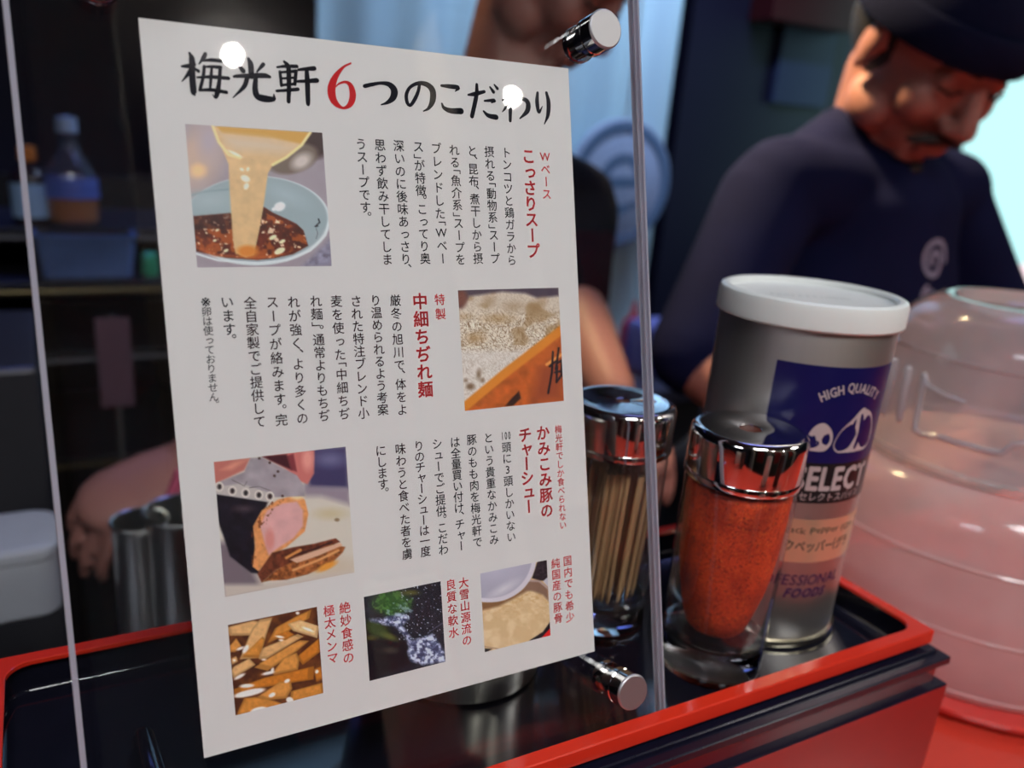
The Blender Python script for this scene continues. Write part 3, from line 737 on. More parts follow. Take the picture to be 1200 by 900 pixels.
# mountain stream
p = Pic([(42, 170), (663, 42), (706, 692), (92, 850)], 120, 11)
p.fill((24, 28, 38)); p.mix(np.clip(p.noise(40) - .5, 0, .5), (60, 66, 80))
p.ell(270, 220, 150, 90, (46, 84, 42), soft=60); p.mix(np.clip((p.noise(26) - .5) * 5, 0, .7) * (p.sell(280, 220, 170, 100) > 0), (84, 130, 62)); p.ell(420, 135, 70, 20, (84, 84, 40), soft=24)
p.poly([(60, 380), (200, 390), (330, 500), (410, 560), (420, 700), (92, 850)], (16, 16, 24), 30); p.ell(150, 430, 110, 60, (52, 66, 32), soft=40, rot=25); p.ell(250, 490, 70, 24, (84, 92, 46), soft=30, rot=20); p.ell(100, 500, 50, 20, (76, 70, 34), soft=24); p.ell(260, 600, 60, 26, (56, 52, 46), soft=30)
Wt = p.noise(22)
for P in ([(90, 350), (200, 345), (330, 300), (420, 330), (350, 400), (230, 395), (110, 370)], [(290, 400), (350, 400), (440, 520), (470, 560), (410, 570), (380, 480), (320, 430)], [(400, 610), (440, 520), (600, 470), (690, 600), (705, 690), (520, 715), (420, 680)]):
    m = np.clip(.5 + p.spoly(P) / 30, 0, 1); p.mix(m * .75, (104, 116, 158)); p.mix(m * np.clip((Wt - .45) * 6, 0, 1), (196, 206, 232)); p.mix(m * np.clip((.38 - Wt) * 8, 0, .8), (40, 44, 78))
p.mix(np.clip((p.noise(9, 1) - .86) * 14, 0, 1) * (p.X > 330) * (p.Y < 520), (190, 210, 236)); p.mix(np.clip((p.noise(40) - .55) * 5, 0, .6) * (p.sell(340, 270, 130, 60) > 0), (150, 176, 190)); p.line([(560, 460), (680, 380)], 6, (96, 100, 120), 6)
p.build('picture', 'small dark picture of a mossy mountain stream', 52.25, 37.05, 79.3, 64.75)

# pork bone broth in a pot
p = Pic([(52, 185), (590, 78), (622, 690), (88, 822)], 120, 13)
p.fill((202, 174, 132)); p.mix(np.clip((p.noise(60) - .4) * 2, 0, .6), (222, 202, 168)); p.mix(np.clip((p.noise(30, 3, .5) - .5) * 3, 0, .6) * np.clip((600 - p.Y) / 250, 0, 1), (190, 150, 92))
p.poly([(60, 420), (250, 400), (420, 300), (480, 300), (360, 370), (200, 450), (70, 480)], (128, 92, 62), 24); p.poly([(430, 250), (520, 240), (600, 300), (605, 410), (560, 360), (480, 330), (400, 320)], (130, 100, 84), 20)
p.line([(450, 245), (530, 250), (600, 310)], 14, (166, 146, 140), 8); p.poly([(470, 225), (515, 90), (595, 76), (600, 250), (540, 245)], (44, 36, 42), 10, tex=.6, tsc=18); p.poly([(560, 250), (600, 215), (605, 300)], (180, 180, 190), 8)
p.ell(130, 60, 375, 358, (198, 194, 204), soft=6); p.ell(120, 50, 350, 335, (164, 162, 178), soft=10); p.ell(240, 310, 110, 30, (204, 202, 208), soft=50, rot=-30, a=.8); p.ell(150, 130, 200, 120, (176, 174, 190), soft=90, a=.7)
p.poly([(450, 730), (560, 660), (625, 570), (630, 700), (460, 735)], (30, 26, 34), 8); p.poly([(545, 712), (625, 625), (632, 700)], (206, 34, 34), 6); p.poly([(85, 790), (150, 795), (88, 830)], (36, 30, 34), 8); p.line([(85, 775), (200, 795)], 8, (160, 130, 110), 6)
p.build('picture', 'small picture of pale broth in a lidded pot', 94.27, 36.85, 121.15, 64.6)

# ================================================================ SHAKERS
GLASS = clear_mat('jar_glass', (.95, .96, .97), refl=1.3, rough=.02, haze=.02, haze_col=(.8, .82, .9), f0=.06)
THICK = mat('thick_glass', (.95, .97, .97), rough=.0, noise=0, trans=1, ior=1.5)
HOLE = mat('hole_shade', (.10, .02, .01), rough=.6)  # dark disc colour holds the shade inside the hole
def jar(name, label, cat, x, y, hole_r):
    t = thing(name, label, cat, (x, y, FZ))
    bm = bmesh.new(); add_lathe(bm, [(0, 0.05), (21.0, .05), (22.3, .8), (22.6, 2.5), (22.7, 16), (22.2, 17.2), (20.5, 18), (14, 17), (0, 16.4)], 56)
    finish(bm, 'thick_base', THICK, t, angle=.6)
    bm = bmesh.new(); add_lathe(bm, [(22.7, 16), (22.8, 40), (23.0, 70), (23.0, 88), (22.2, 90.5), (21.6, 93)], 56)
    finish(bm, 'glass_wall', GLASS, t, angle=.9)
    bm = bmesh.new()
    add_lathe(bm, [(21.9, 91.5), (23.4, 91.3), (23.7, 92.0), (23.7, 94.2), (23.4, 94.6), (23.5, 95.0), (23.6, 109.6), (23.2, 111.4), (22.0, 112.7), (20.4, 113.2), (19.2, 112.9), (18.4, 112.7), (hole_r + .6, 112.7), (hole_r, 112.2), (hole_r, 110.4)], 64)
    c = finish(bm, 'cap', CHROME, t, angle=.7)
    bm = bmesh.new(); add_lathe(bm, [(hole_r, 110.6), (hole_r * .5, 110.4), (0, 110.4)], 24)
    finish(bm, 'hole_shade_disc', HOLE, c)
    return t
jar('chili_shaker', 'glass shaker with chrome cap full of red chili powder', 'shaker', -101.2, 39.2, 4.6)
jar('toothpick_shaker', 'glass jar with chrome cap of wooden toothpicks behind the clear panel', 'jar', -131.4, 85.2, 3.2)
# chili powder with grain
cp = mat('chili_powder', (.62, .045, .008), rough=.7, noise=.25, nscale=900, bump=.6)
nt = cp.node_tree; N = nt.nodes; L = nt.links; b = N['Principled BSDF']
v = N.new('ShaderNodeTexVoronoi'); v.inputs['Scale'].default_value = 1300; r_ = N.new('ShaderNodeValToRGB')
r_.color_ramp.elements[0].position = .0; r_.color_ramp.elements[0].color = (.16, .012, .004, 1); r_.color_ramp.elements[1].position = 1; r_.color_ramp.elements[1].color = (.95, .20, .02, 1)
e_ = r_.color_ramp.elements.new(.35); e_.color = (.74, .062, .007, 1); e_ = r_.color_ramp.elements.new(.8); e_.color = (.80, .085, .010, 1)
tc = N.new('ShaderNodeTexCoord'); L.new(tc.outputs['Object'], v.inputs['Vector']); L.new(v.outputs['Color'], r_.inputs[0]); 
n2 = N.new('ShaderNodeTexNoise'); n2.inputs['Scale'].default_value = 60; n2.inputs['Detail'].default_value = 5; L.new(tc.outputs['Object'], n2.inputs['Vector'])
r2 = N.new('ShaderNodeValToRGB'); r2.color_ramp.elements[0].position = .35; r2.color_ramp.elements[0].color = (.50, .36, .34, 1); r2.color_ramp.elements[1].position = .62; r2.color_ramp.elements[1].color = (1, 1, 1, 1); L.new(n2.outputs['Fac'], r2.inputs[0])
mm = N.new('ShaderNodeMix'); mm.data_type = 'RGBA'; mm.blend_type = 'MULTIPLY'; mm.inputs['Factor'].default_value = 1
L.new(r_.outputs[0], mm.inputs['A']); L.new(r2.outputs[0], mm.inputs['B']); L.new(mm.outputs['Result'], b.inputs['Base Color'])
bm = bmesh.new()
add_lathe(bm, [(0, 18.5), (10.5, 18.6), (12.8, 21), (15.4, 29), (18.4, 42), (20.2, 56), (21.0, 72), (21.4, 86.0), (20.8, 88.6), (12, 89.6), (0, 90)], 64)
rng = random.Random(3)
for w in bm.verts:
    if w.co.z > 88: w.co.z += rng.uniform(-.7, .7)
    elif w.co.z > 20: w.co.x *= 1 + rng.uniform(-.008, .008)
o = finish(bm, 'chili_powder', cp, None, angle=1.2); o.location = Vector((-101.2, 39.2, FZ)) * MM
tag(o, 'bright red chili powder filling the glass shaker', 'spice', kind='stuff')
# toothpicks
bm = bmesh.new(); add_lathe(bm, [(0, 0), (.25, .6), (1.05, 6), (1.1, 58), (1.0, 61), (1.15, 61.6), (1.0, 62.4), (.9, 63.5), (0, 63.8)], 8)
pick = finish(bm, 'toothpick', mat('toothpick_wood', (.62, .36, .17), rough=.6, noise=.25, nscale=300, stretch=(1, 1, .1)), None, angle=.8)
spots = []
rng = random.Random(5)
while len(spots) < 72:
    a, r = rng.uniform(0, 2 * PI), 17.6 * math.sqrt(rng.random())
    q = (r * math.cos(a), r * math.sin(a))
    if all((q[0] - s[0]) ** 2 + (q[1] - s[1]) ** 2 > 2.1 ** 2 or len(spots) > 64 and (q[0] - s[0]) ** 2 + (q[1] - s[1]) ** 2 > 1.9 for s in spots): spots.append(q)
    elif rng.random() < .02: spots.append((q[0] * 1.02, q[1]))
for i, (x, y) in enumerate(spots):
    o = pick if i == 0 else pick.copy()
    if i: COL.objects.link(o)
    o.location = Vector((-131.4 + x * .92, 85.2 + y * .92, FZ + 18.3)) * MM
    o.rotation_euler = (rng.uniform(-.02, .02), .045 + rng.uniform(-.015, .015), rng.uniform(0, 6))
    o.rotation_euler = (rng.uniform(-.02, .02), .05 + rng.uniform(-.012, .012), 0)
    tag(o, 'thin wooden toothpick standing in the chrome capped glass jar', 'toothpick', 'toothpicks in the glass jar')

# ================================================================ SPICE CAN
CX, CY, CR = -45.6, 68.4, 38.3
can = thing('spice_can', 'tall silver spice can with a blue label and white plastic lid', 'can', (CX, CY, FZ))
CANM = mat('can_metal', (.74, .70, .66), rough=.42, metal=1, noise=.04, nscale=300, stretch=(1, 1, .05))
bm = bmesh.new()
add_lathe(bm, [(38.4, 3.6), (CR, 6), (CR, 152), (37.6, 154)], 96)
finish(bm, 'can_body', CANM, can, angle=.7)
bm = bmesh.new(); add_lathe(bm, [(0, 1.2), (33, 1.2), (35, .1), (37.8, .1), (39.8, .8), (40.2, 2.2), (39.6, 3.8), (38.2, 4.4)], 96)
finish(bm, 'bottom_seam', mat('can_seam', (.80, .74, .55), rough=.22, metal=1), can, angle=.7)
LIDM = mat('lid_plastic', (.80, .83, .80), rough=.35, noise=.03)
LIDM.node_tree.nodes['Principled BSDF'].inputs['Subsurface Weight'].default_value = .3
LIDM.node_tree.nodes['Principled BSDF'].inputs['Subsurface Radius'].default_value = (.004, .004, .004)
bm = bmesh.new()
add_lathe(bm, [(38.6, 151.8), (40.0, 151.6), (40.5, 152.4), (40.4, 160.5), (39.7, 162.4), (38.2, 163.2), (36.2, 163.0), (35.2, 162.0), (34.8, 160.6), (33.0, 160.0), (12, 159.8), (0, 159.8)], 96)
lid = finish(bm, 'plastic_lid', LIDM, can, angle=.5)
def cyl(r):
    return lambda a, z: ((r * math.cos(a / CR)) * MM, (r * math.sin(a / CR)) * MM, z * MM)
def cyl_patch(name, a0, a1, z0, z1, r, m, parent):
    n = 40; V = []; F = []
    for i in range(n + 1):
        a = math.radians(a0 + (a1 - a0) * i / n)
        for z in (z0, z1): V.append((r * math.cos(a) * MM, r * math.sin(a) * MM, z * MM))
    for i in range(n): F.append((2 * i, 2 * i + 2, 2 * i + 3, 2 * i + 1))
    me = bpy.data.meshes.new(name); me.from_pydata(V, [], F)
    for p_ in me.polygons: p_.use_smooth = True
    return link(name, me, m, parent)
lab = cyl_patch('blue_label', -153, -38, 94, 137.4, CR + .08, mat('label_blue', (.008, .008, .085), rough=.3, noise=.1), can)
cyl_patch('black_band', -153, -38, 74.8, 94, CR + .09, mat('label_black', (.012, .012, .014), rough=.3), can)
cyl_patch('cream_band', -127, -30, 45.2, 66.8, CR + .08, mat('label_cream', (.95, .78, .52), rough=.28, metal=.75, noise=.03), can)
A = lambda deg: math.radians(deg) * CR
def cyl_text(text, a0, a1, zc, h, m, name, off=0.0, arc=0.0, slant=0.0, r=CR + .16):
    out = ([], [])
    # natural widths
    ws = []
    for ch in text:
        if ch == ' ': ws.append(.3); continue
        V, F = glyph(ch, off); xs = [q[0] for q in V]; ws.append((max(xs) - min(xs) + .08) if ord(ch) < 256 else 1.0)
    tot = sum(ws); k = (A(a1) - A(a0)) / (tot * h); x = A(a0)
    for ch, w in zip(text, ws):
        mid = x + w * h * k / 2; x += w * h * k
        if ch == ' ': continue
        f = (mid - (A(a0) + A(a1)) / 2) / ((A(a1) - A(a0)) / 2)
        n0 = len(out[0]); put(out, ch, mid, zc + arc * (1 - f * f), h, off, sx=k, rot=-math.atan(2 * arc * f / ((A(a1) - A(a0)) / 2)))
        if slant:
            for i in range(n0, len(out[0])): out[0][i] = (out[0][i][0] + (out[0][i][1] - zc) * slant, out[0][i][1])
    o = flat_mesh(name, out, m, can, conv=cyl(r)); return o
SILV = mat('label_silver_print', (.60, .50, .50), rough=.4, metal=.2)
PURP = mat('label_purple_print', (.06, .02, .08), rough=.5)
DGRN = mat('label_dark_print', (.05, .06, .03), rough=.5)
cyl_text('HIGH QUALITY', -124, -77, 123.4, 6.0, SILV, 'high_quality_text', .02, arc=5.0)
cyl_text('SELECT', -130, -70, 86.6, 15.5, SILV, 'select_text', .035)
cyl_text('セレクトスパイス', -124, -74, 78.0, 4.6, SILV, 'katakana_text', .0)
cyl_text('Black Pepper (Gra', -131, -69, 61.2, 4.6, DGRN, 'black_pepper_text', 0)
cyl_text('ブラックペッパー(グラ', -149, -72, 53.6, 6.4, DGRN, 'katakana_pepper_text', .012)
cyl_text('PROFESSIONAL', -149, -75, 36.2, 7.6, PURP, 'professional_text', .012, slant=.12)
cyl_text('FOODS', -119.5, -87, 29.4, 6.6, PURP, 'foods_text', .04, slant=.25)
# printed garlic and onion emblem
def closed(pts, n=6):
    P = [np.array(q, float) for q in pts]; m = len(P); S = []
    for i in range(m):
        a, b_, c, d = P[i - 1], P[i], P[(i + 1) % m], P[(i + 2) % m]
        for k in range(n):
            t = k / n; S.append(tuple(.5 * (2 * b_ + (c - a) * t + (2 * a - 5 * b_ + 4 * c - d) * t * t + (3 * b_ - a - 3 * c + d) * t ** 3)))
    return S
def emblem(shapes, m, name, r):
    out = ([], [])
    for pts in shapes:
        S = closed(pts); c = (sum(q[0] for q in S) / len(S), sum(q[1] for q in S) / len(S)); b0 = len(out[0])
        out[0].append((A(c[0]), c[1])); out[0].extend((A(q[0]), q[1]) for q in S)
        n = len(S)
        for i in range(n): out[1].append((b0, b0 + 1 + i, b0 + 1 + (i + 1) % n))
    return flat_mesh(name, out, m, can, conv=cyl(r))
em = emblem([[(-127, 104), (-123, 110.5), (-117, 112.5), (-111, 109), (-109.5, 104), (-113, 100), (-120, 99.5), (-126, 100.5)],
             [(-108, 103), (-105, 109), (-98, 114), (-91, 119), (-87, 118.5), (-80, 116), (-75, 110), (-73.5, 103), (-79, 99.5), (-88, 99), (-98, 99), (-105, 99.5)]], SILV, 'spice_emblem', CR + .14)
emblem([[(-134, 108), (-126, 107), (-121, 104.6), (-118, 104), (-118.5, 102), (-124, 100.6), (-134, 101)], [(-104.5, 103), (-102.5, 107), (-100.5, 108.6), (-102, 105), (-102, 102), (-103.6, 101)],
        [(-97, 111), (-94.5, 114.5), (-94, 108), (-96, 101.5), (-98, 101.5), (-97.5, 106)], [(-91, 116), (-88, 115), (-86.5, 108), (-89, 101), (-91.5, 101), (-90, 108)], [(-84, 114), (-81, 111), (-79, 104), (-82, 101), (-83.5, 101), (-82.5, 107)]],
       mat('label_blue', (0, 0, 0)), 'emblem_lines', CR + .18)
# flat dark lettering on the lid; the shade of embossing is put into its colour
out = ([], [])
for i, ch in enumerate('PROFESSIONAL'):
    put(out, ch, (i - 5.5) * 3.2, 0, 3.6, 0)
m_ = mat('lid_emboss_shade', (.30, .35, .34), rough=.4)
me = bpy.data.meshes.new('lid_marks')
rz = math.radians(-28); me.from_pydata([((x * math.cos(rz) - y * math.sin(rz)) * MM, (x * math.sin(rz) + y * math.cos(rz)) * MM, 160.0 * MM) for x, y in out[0]], [], out[1]); link('lid_marks', me, m_, can)

# a second steel canister stands behind the card; only its foot shows under the sheet
TIN = mat('bright_brushed_steel', (.80, .80, .76), rough=.28, metal=1, noise=.15, nscale=700, stretch=(1, 1, .02))
t = thing('steel_tin', 'round brushed steel tin behind the white card, its foot seen below the sheet', 'tin', (-205.3, 86, FZ))
bm = bmesh.new(); add_lathe(bm, [(0, .4), (34, .4), (36, 1.4), (36.2, 3), (36, 5), (36, 96), (35, 97)], 80); finish(bm, 'tin_body', TIN, t, angle=.6)
bm = bmesh.new(); add_lathe(bm, [(36.2, 96), (36.6, 97), (36.6, 106), (35.4, 107.5), (0, 108)], 64); finish(bm, 'tin_lid', STEEL, t, angle=.6)

# ================================================================ PITCHER on a round red tray
PX_, PY_ = 204.7, 98.6
t = thing('round_red_tray', 'round glossy red lacquer tray under the clear water pitcher', 'tray', (PX_, PY_, -105))
bm = bmesh.new(); add_lathe(bm, [(0, 0), (120, 0), (126, 1.5), (130, 6), (130.5, 8.5), (129, 9), (127.6, 7.5), (124, 3.6), (119, 2.4), (0, 2.4)], 96)
finish(bm, 'tray_dish', mat('red_dish_lacquer', (.75, .06, .05), rough=.15, coat=.5), t, angle=.5)
pit = thing('water_pitcher', 'large frosted clear plastic water pitcher with domed lid beside the box', 'pitcher', (PX_, PY_, -102.5))
BODYM = clear_mat('milky_plastic', (.92, .86, .86), refl=1.2, rough=.12, haze=.62, haze_col=(.95, .80, .80))  # pink light off the red surroundings is tinted into the plastic
LIDP = clear_mat('clear_lid_plastic', (.93, .91, .93), refl=1.4, rough=.10, haze=.40, haze_col=(.82, .78, .82))
bm = bmesh.new()
add_lathe(bm, [(0, .5), (104, .5), (108, 2), (110, 6), (111, 10), (113, 14), (114, 40), (113, 80), (110, 104), (105, 116), (96, 124), (88.5, 127.6)], 96)
finish(bm, 'pitcher_body', BODYM, pit, angle=.8)
for z, r in ((7, 110.6), (46, 114.3), (88, 112.9)):
    bm = bmesh.new(); add_lathe(bm, [(r, z - 1.2), (r + .9, z), (r, z + 1.2)], 96); finish(bm, 'mould_line', BODYM, pit, angle=.8)
RINGM = clear_mat('ring_plastic', (.9, .85, .85), refl=3.6, rough=.10, haze=.35, haze_col=(.95, .9, .92))
bm = bmesh.new(); add_lathe(bm, [(88.2, 127.4), (90, 128.5), (90.4, 131), (89.4, 133.2), (87, 133.6), (85.5, 132.6)], 96); finish(bm, 'rim_ring', RINGM, pit, angle=.8)
bm = bmesh.new()
add_lathe(bm, [(85.5, 133.6), (84, 150), (82.6, 180), (81.8, 200), (79.4, 209), (74.5, 217), (67, 224), (59, 228.6), (53, 229.6), (49.5, 228.4), (46, 223.5), (42, 221.6), (0, 221.2)], 96)
plid = finish(bm, 'pitcher_lid', LIDP, pit, angle=.8)
bm = bmesh.new(); add_lathe(bm, [(82.0, 196.8), (83.2, 198.2), (82.0, 200)], 96); finish(bm, 'lid_band', RINGM, plid, angle=.8)
RIBM = clear_mat('rib_plastic', (.95, .95, .97), refl=5, rough=.12, haze=.62, haze_col=(.95, .94, .98))  # milky white puts the bright rib highlights into the colour
def ribs(paths, rad, name):
    for P in paths:
        bm = bmesh.new(); add_tube(bm, [(84.0 * math.cos(math.radians(a)), 84.0 * math.sin(math.radians(a)), z + 102.5) for a, z in P], rad, 10)
        finish(bm, name, RIBM, plid)
ribs([[(151, 82.7), (152, 48.5)], [(162, 82.2), (163.5, 50.2)]], 2.6, 'lid_rib')
ribs([[(171, 82.4), (172, 66), (172.4, 52), (174, 47.2), (177, 46.6), (183, 48.6), (190, 48.8), (197, 49.0), (204, 49.0), (207.5, 50), (210, 55.8), (213, 58.2), (230, 58.6), (250, 58.4)]], 1.7, 'grip_outline')
ribs([[(171, 82.2), (173.8, 77), (182, 74.5), (190, 73.5)]], 1.2, 'grip_outline')
# water
bm = bmesh.new(); add_lathe(bm, [(0, 3), (103, 3), (109.5, 12), (111.6, 40), (111.2, 60), (0, 60)], 64)
o = finish(bm, 'drinking_water', clear_mat('pink_lit_water', (.96, .86, .86), refl=1, rough=.02, haze=.12, haze_col=(.9, .6, .58)), None, angle=.6)  # pink cast of the red surroundings is put into the water colour
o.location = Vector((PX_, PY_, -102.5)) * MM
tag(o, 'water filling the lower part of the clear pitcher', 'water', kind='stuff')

# ================================================================ PEOPLE
def remesh(bm, name, m, parent, voxel=.006, smooth=6, sub=0):
    """union of the pieces in bm as one continuous surface"""
    bmesh.ops.scale(bm, vec=(MM,) * 3, verts=bm.verts)
    bmesh.ops.recalc_face_normals(bm, faces=bm.faces)
    me = bpy.data.meshes.new(name); bm.to_mesh(me); bm.free()
    o = bpy.data.objects.new(name, me); COL.objects.link(o)
    a = o.modifiers.new('r', 'REMESH'); a.mode = 'VOXEL'; a.voxel_size = voxel; a.use_smooth_shade = True
    b = o.modifiers.new('s', 'SMOOTH'); b.iterations = smooth; b.factor = .6
    bpy.context.view_layer.update()
    me2 = bpy.data.meshes.new_from_object(o.evaluated_get(bpy.context.evaluated_depsgraph_get()))
    me2.name = name; o.modifiers.clear(); o.data = me2
    me2.materials.clear(); me2.materials.append(m)
    for p_ in me2.polygons: p_.use_smooth = True
    if parent: o.parent = parent
    return o
SKIN = mat('skin', (.36, .155, .125), rough=.5, noise=.08, nscale=30)
HAIR = mat('dark_hair', (.015, .012, .012), rough=.6)
def head_parts(bm, H, k=1.0):
    """H maps head space (x right, -y face, z up, origin between the ears) to body space"""
    R3 = H.to_3x3()
    E = lambda c, r, rot=None: add_ellipsoid(bm, H @ Vector([q * k for q in c]), [q * k for q in r], R3 @ (rot or Matrix.Identity(3)), 28)
    E((0, 10, 30), (76, 94, 88)); E((0, -22, -10), (62, 66, 78)); E((0, -46, -62), (38, 34, 32)); E((0, -70, -84), (20, 16, 17))
    E((0, -74, 34), (50, 18, 12))                                   # brow
    E((-36, -62, -20), (24, 24, 26)); E((36, -62, -20), (24, 24, 26))  # cheekbones
    add_tube(bm, [H @ Vector(p) * 1 for p in ((0, -84, 22), (0, -98, -4), (0, -110, -24))], [8 * k, 10 * k, 13 * k], 14)
    E((-11, -98, -30), (9, 10, 8)); E((11, -98, -30), (9, 10, 8))
    for s in (-1, 1):
        E((s * 31, -76, 12), (15, 10, 10))                            # eyelids lowered
        E((s * 76, 6, -4), (8, 19, 31), Matrix.Rotation(s * .25, 3, 'Z'))
        E((s * 50, -20, -58), (22, 34, 26))                            # jaw
    E((0, -90, -56), (25, 9, 5)); E((0, -88, -67), (22, 10, 6))        # lips
def hand(bm, wrist, d, up, s=1.0, curl=.5):
    """palm and five fingers; d = pointing direction, up = back of the hand"""
    d = Vector(d).normalized(); up = Vector(up); up = (up - d * up.dot(d)).normalized(); r = d.cross(up) * s
    w = Vector(wrist)
    add_tube(bm, [w, w + d * 45, w + d * 85], [25, 36, 40], 16, flat=(.42, up))
    for i, (o, L) in enumerate(((-31, 72), (-10.5, 82), (10.5, 77), (30, 60))):
        b = w + d * 84 + r * o; a1 = curl * .6; p1 = b + (d * math.cos(a1) - up * math.sin(a1)) * L * .45
        a2 = curl * 1.3; p2 = p1 + (d * math.cos(a2) - up * math.sin(a2)) * L * .32; a3 = curl * 1.9; p3 = p2 + (d * math.cos(a3) - up * math.sin(a3)) * L * .22
        add_tube(bm, [b - d * 12, b, p1, p2, p3], [8.4, 8.2, 7.6, 7.2, 6.2], 10)
    t0 = w + d * 28 - r * 26; t1 = t0 - r * 22 + d * 26 - up * 6; t2 = t1 - r * 6 + d * 26 - up * 8
    add_tube(bm, [t0, t1, t2], [13, 10.5, 8], 10)
def person(label, loc, yaw, head, arms, shirt, hat, sdz=(0, 0), collar=.42, k=1.0):
    root = thing('person', label, 'person', loc, rot=(0, 0, yaw))
    # head and arm points come in world millimetres
    I = (Matrix.Translation(Vector(loc)) @ Matrix.Rotation(yaw, 4, 'Z')).inverted()
    hc, hr = head
    H = Matrix.Translation(I @ Vector(hc)) @ (I.to_3x3() @ hr).to_4x4()
    arms = [(s, I @ Vector(e), I @ Vector(w), h) for s, e, w, h in arms]
    bm = bmesh.new()
    add_tube(bm, [(0, 30, 900), (0, 10, 1040), (0, -20, 1180), (0, -30, 1250)], [120, 118, 140, 110], 28, flat=(.72, (0, 1, 0)))
    add_tube(bm, [(-150, -20, 1262 + sdz[0]), (0, -32, 1285), (150, -20, 1262 + sdz[1])], [48, 60, 48], 20)
    nb = Vector((0, -25, 1290)); nt_ = H @ Vector((0, 22, -40))
    add_tube(bm, [nb, nb.lerp(nt_, .5) + Vector((0, 12, 0)), nt_], [62, 56, 56], 24)
    for s in (-1, 1):
        add_tube(bm, [(s * 85, 40, 880), (s * 95, 20, 520), (s * 100, 50, 110)], [92, 66, 46], 20)
        add_tube(bm, [(s * 100, 45, 95), (s * 105, -60, 45), (s * 108, -130, 35)], [42, 40, 30], 16, flat=(.8, (0, 0, 1)))
    for s, el, wr, hd in arms:
        sh = Vector((s * 166, -12, 1245 + sdz[(s + 1) // 2]))
        add_tube(bm, [sh, sh.lerp(Vector(el), .5), el], [48, 43, 38], 20)
        add_tube(bm, [el, Vector(el).lerp(Vector(wr), .35), wr], [40, 40, 27], 20)
        hand(bm, wr, Vector(wr) - Vector(el) if hd is None else hd[0], (0, 0, 1) if hd is None else hd[1], -s, .7)
    head_parts(bm, H, k)
    body = remesh(bm, 'body', SKIN, root, .0045, 3)
    # shirt with short sleeves, rolled trousers as one garment each
    bm = bmesh.new()
    add_tube(bm, [(0, 32, 850), (0, 12, 1040), (0, -22, 1180), (0, -30, 1254)], [150, 144, 156, 120], 28, flat=(.79, (0, 1, 0)))
    add_tube(bm, [(-158, -18, 1262 + sdz[0]), (-60, -20, 1282 + sdz[0] * .4), (60, -20, 1282 + sdz[1] * .4), (158, -18, 1262 + sdz[1])], [56, 66, 66, 56], 20)
    add_tube(bm, [nb + Vector((0, 4, -10)), nb.lerp(nt_, collar) + Vector((0, 34, 2))], [72, 58], 24, caps=False)
    add_tube(bm, [(-120, -10, 1275 + sdz[0]), nb.lerp(nt_, collar * .7) + Vector((-30, 30, 0))], [44, 44], 16)
    add_tube(bm, [(120, -10, 1275 + sdz[1]), nb.lerp(nt_, collar * .7) + Vector((30, 30, 0))], [44, 44], 16)
    for s, el, wr, hd in arms:
        sh = Vector((s * 166, -12, 1245 + sdz[(s + 1) // 2])); e = Vector(el)
        add_tube(bm, [sh, sh.lerp(e, .5), sh.lerp(e, .97)], [60, 55, 53], 20)
    g = remesh(bm, 'shirt', shirt, root, .007, 4)
    bm = bmesh.new()
    add_tube(bm, [(0, 32, 950), (0, 34, 880)], [140, 132], 24, flat=(.8, (0, 1, 0)))
    for s in (-1, 1): add_tube(bm, [(s * 80, 40, 890), (s * 95, 20, 520), (s * 100, 50, 140)], [100, 78, 62], 20)
    remesh(bm, 'trousers', mat('dark_trousers', (.015, .015, .025), rough=.8), root, .009, 3)
    # hair, hat, brows
    R3 = H.to_3x3()
    bm = bmesh.new(); add_ellipsoid(bm, H @ Vector((0, 24, 26)), (82, 90, 88), R3, 32)
    for v_ in list(bm.verts):
        q = H.inverted() @ v_.co
        if q.y < -30 and q.z < 60 or q.z < -38: bm.verts.remove(v_)
    finish(bm, 'hair', HAIR, root, angle=3)
    bm = bmesh.new()
    for s in (-1, 1):
        add_tube(bm, [H @ Vector(p_) for p_ in ((s * 14, -90, 28), (s * 32, -88, 33), (s * 50, -74, 28))], [3.5, 4.5, 3], 8)
        add_tube(bm, [H @ Vector(p_) for p_ in ((s * 18, -87, 7), (s * 31, -89, 3), (s * 45, -80, 6))], [1.6, 2.0, 1.6], 8)
    finish(bm, 'brows_and_lashes', HAIR, root, angle=3)
    if hat:
        bm = bmesh.new()
        add_lathe(bm, [(0, 128), (40, 122), (70, 104), (88, 76), (94, 50), (95, 30), (92, 24), (88, 26)], 48)
        for v_ in bm.verts:
            v_.co = H @ Matrix.Rotation(-.10, 4, 'X') @ Vector((v_.co.x * .93, v_.co.y * 1.12 + 6, v_.co.z))
        c = finish(bm, 'beanie', hat, root, angle=1)
        bm = bmesh.new()
        add_lathe(bm, [(92, 22), (98, 22), (100, 28), (100, 56), (97, 60), (93, 58)], 48)
        for v_ in bm.verts: v_.co = H @ Matrix.Rotation(-.10, 4, 'X') @ Vector((v_.co.x * .93, v_.co.y * 1.12 + 6, v_.co.z))
        finish(bm, 'folded_brim', hat, c, angle=1)
    return root, body, g, H
NAVY = mat('navy_shirt', (.0045, .006, .034), rough=.9, spec=.15, noise=.3, nscale=14)
BLK = mat('black_shirt', (.004, .004, .009), rough=.9, spec=.15, noise=.3, nscale=14)
def hrot(yaw, pitch, roll=0): return Matrix.Rotation(yaw, 3, 'Z') @ Matrix.Rotation(pitch, 3, 'X') @ Matrix.Rotation(roll, 3, 'Y')
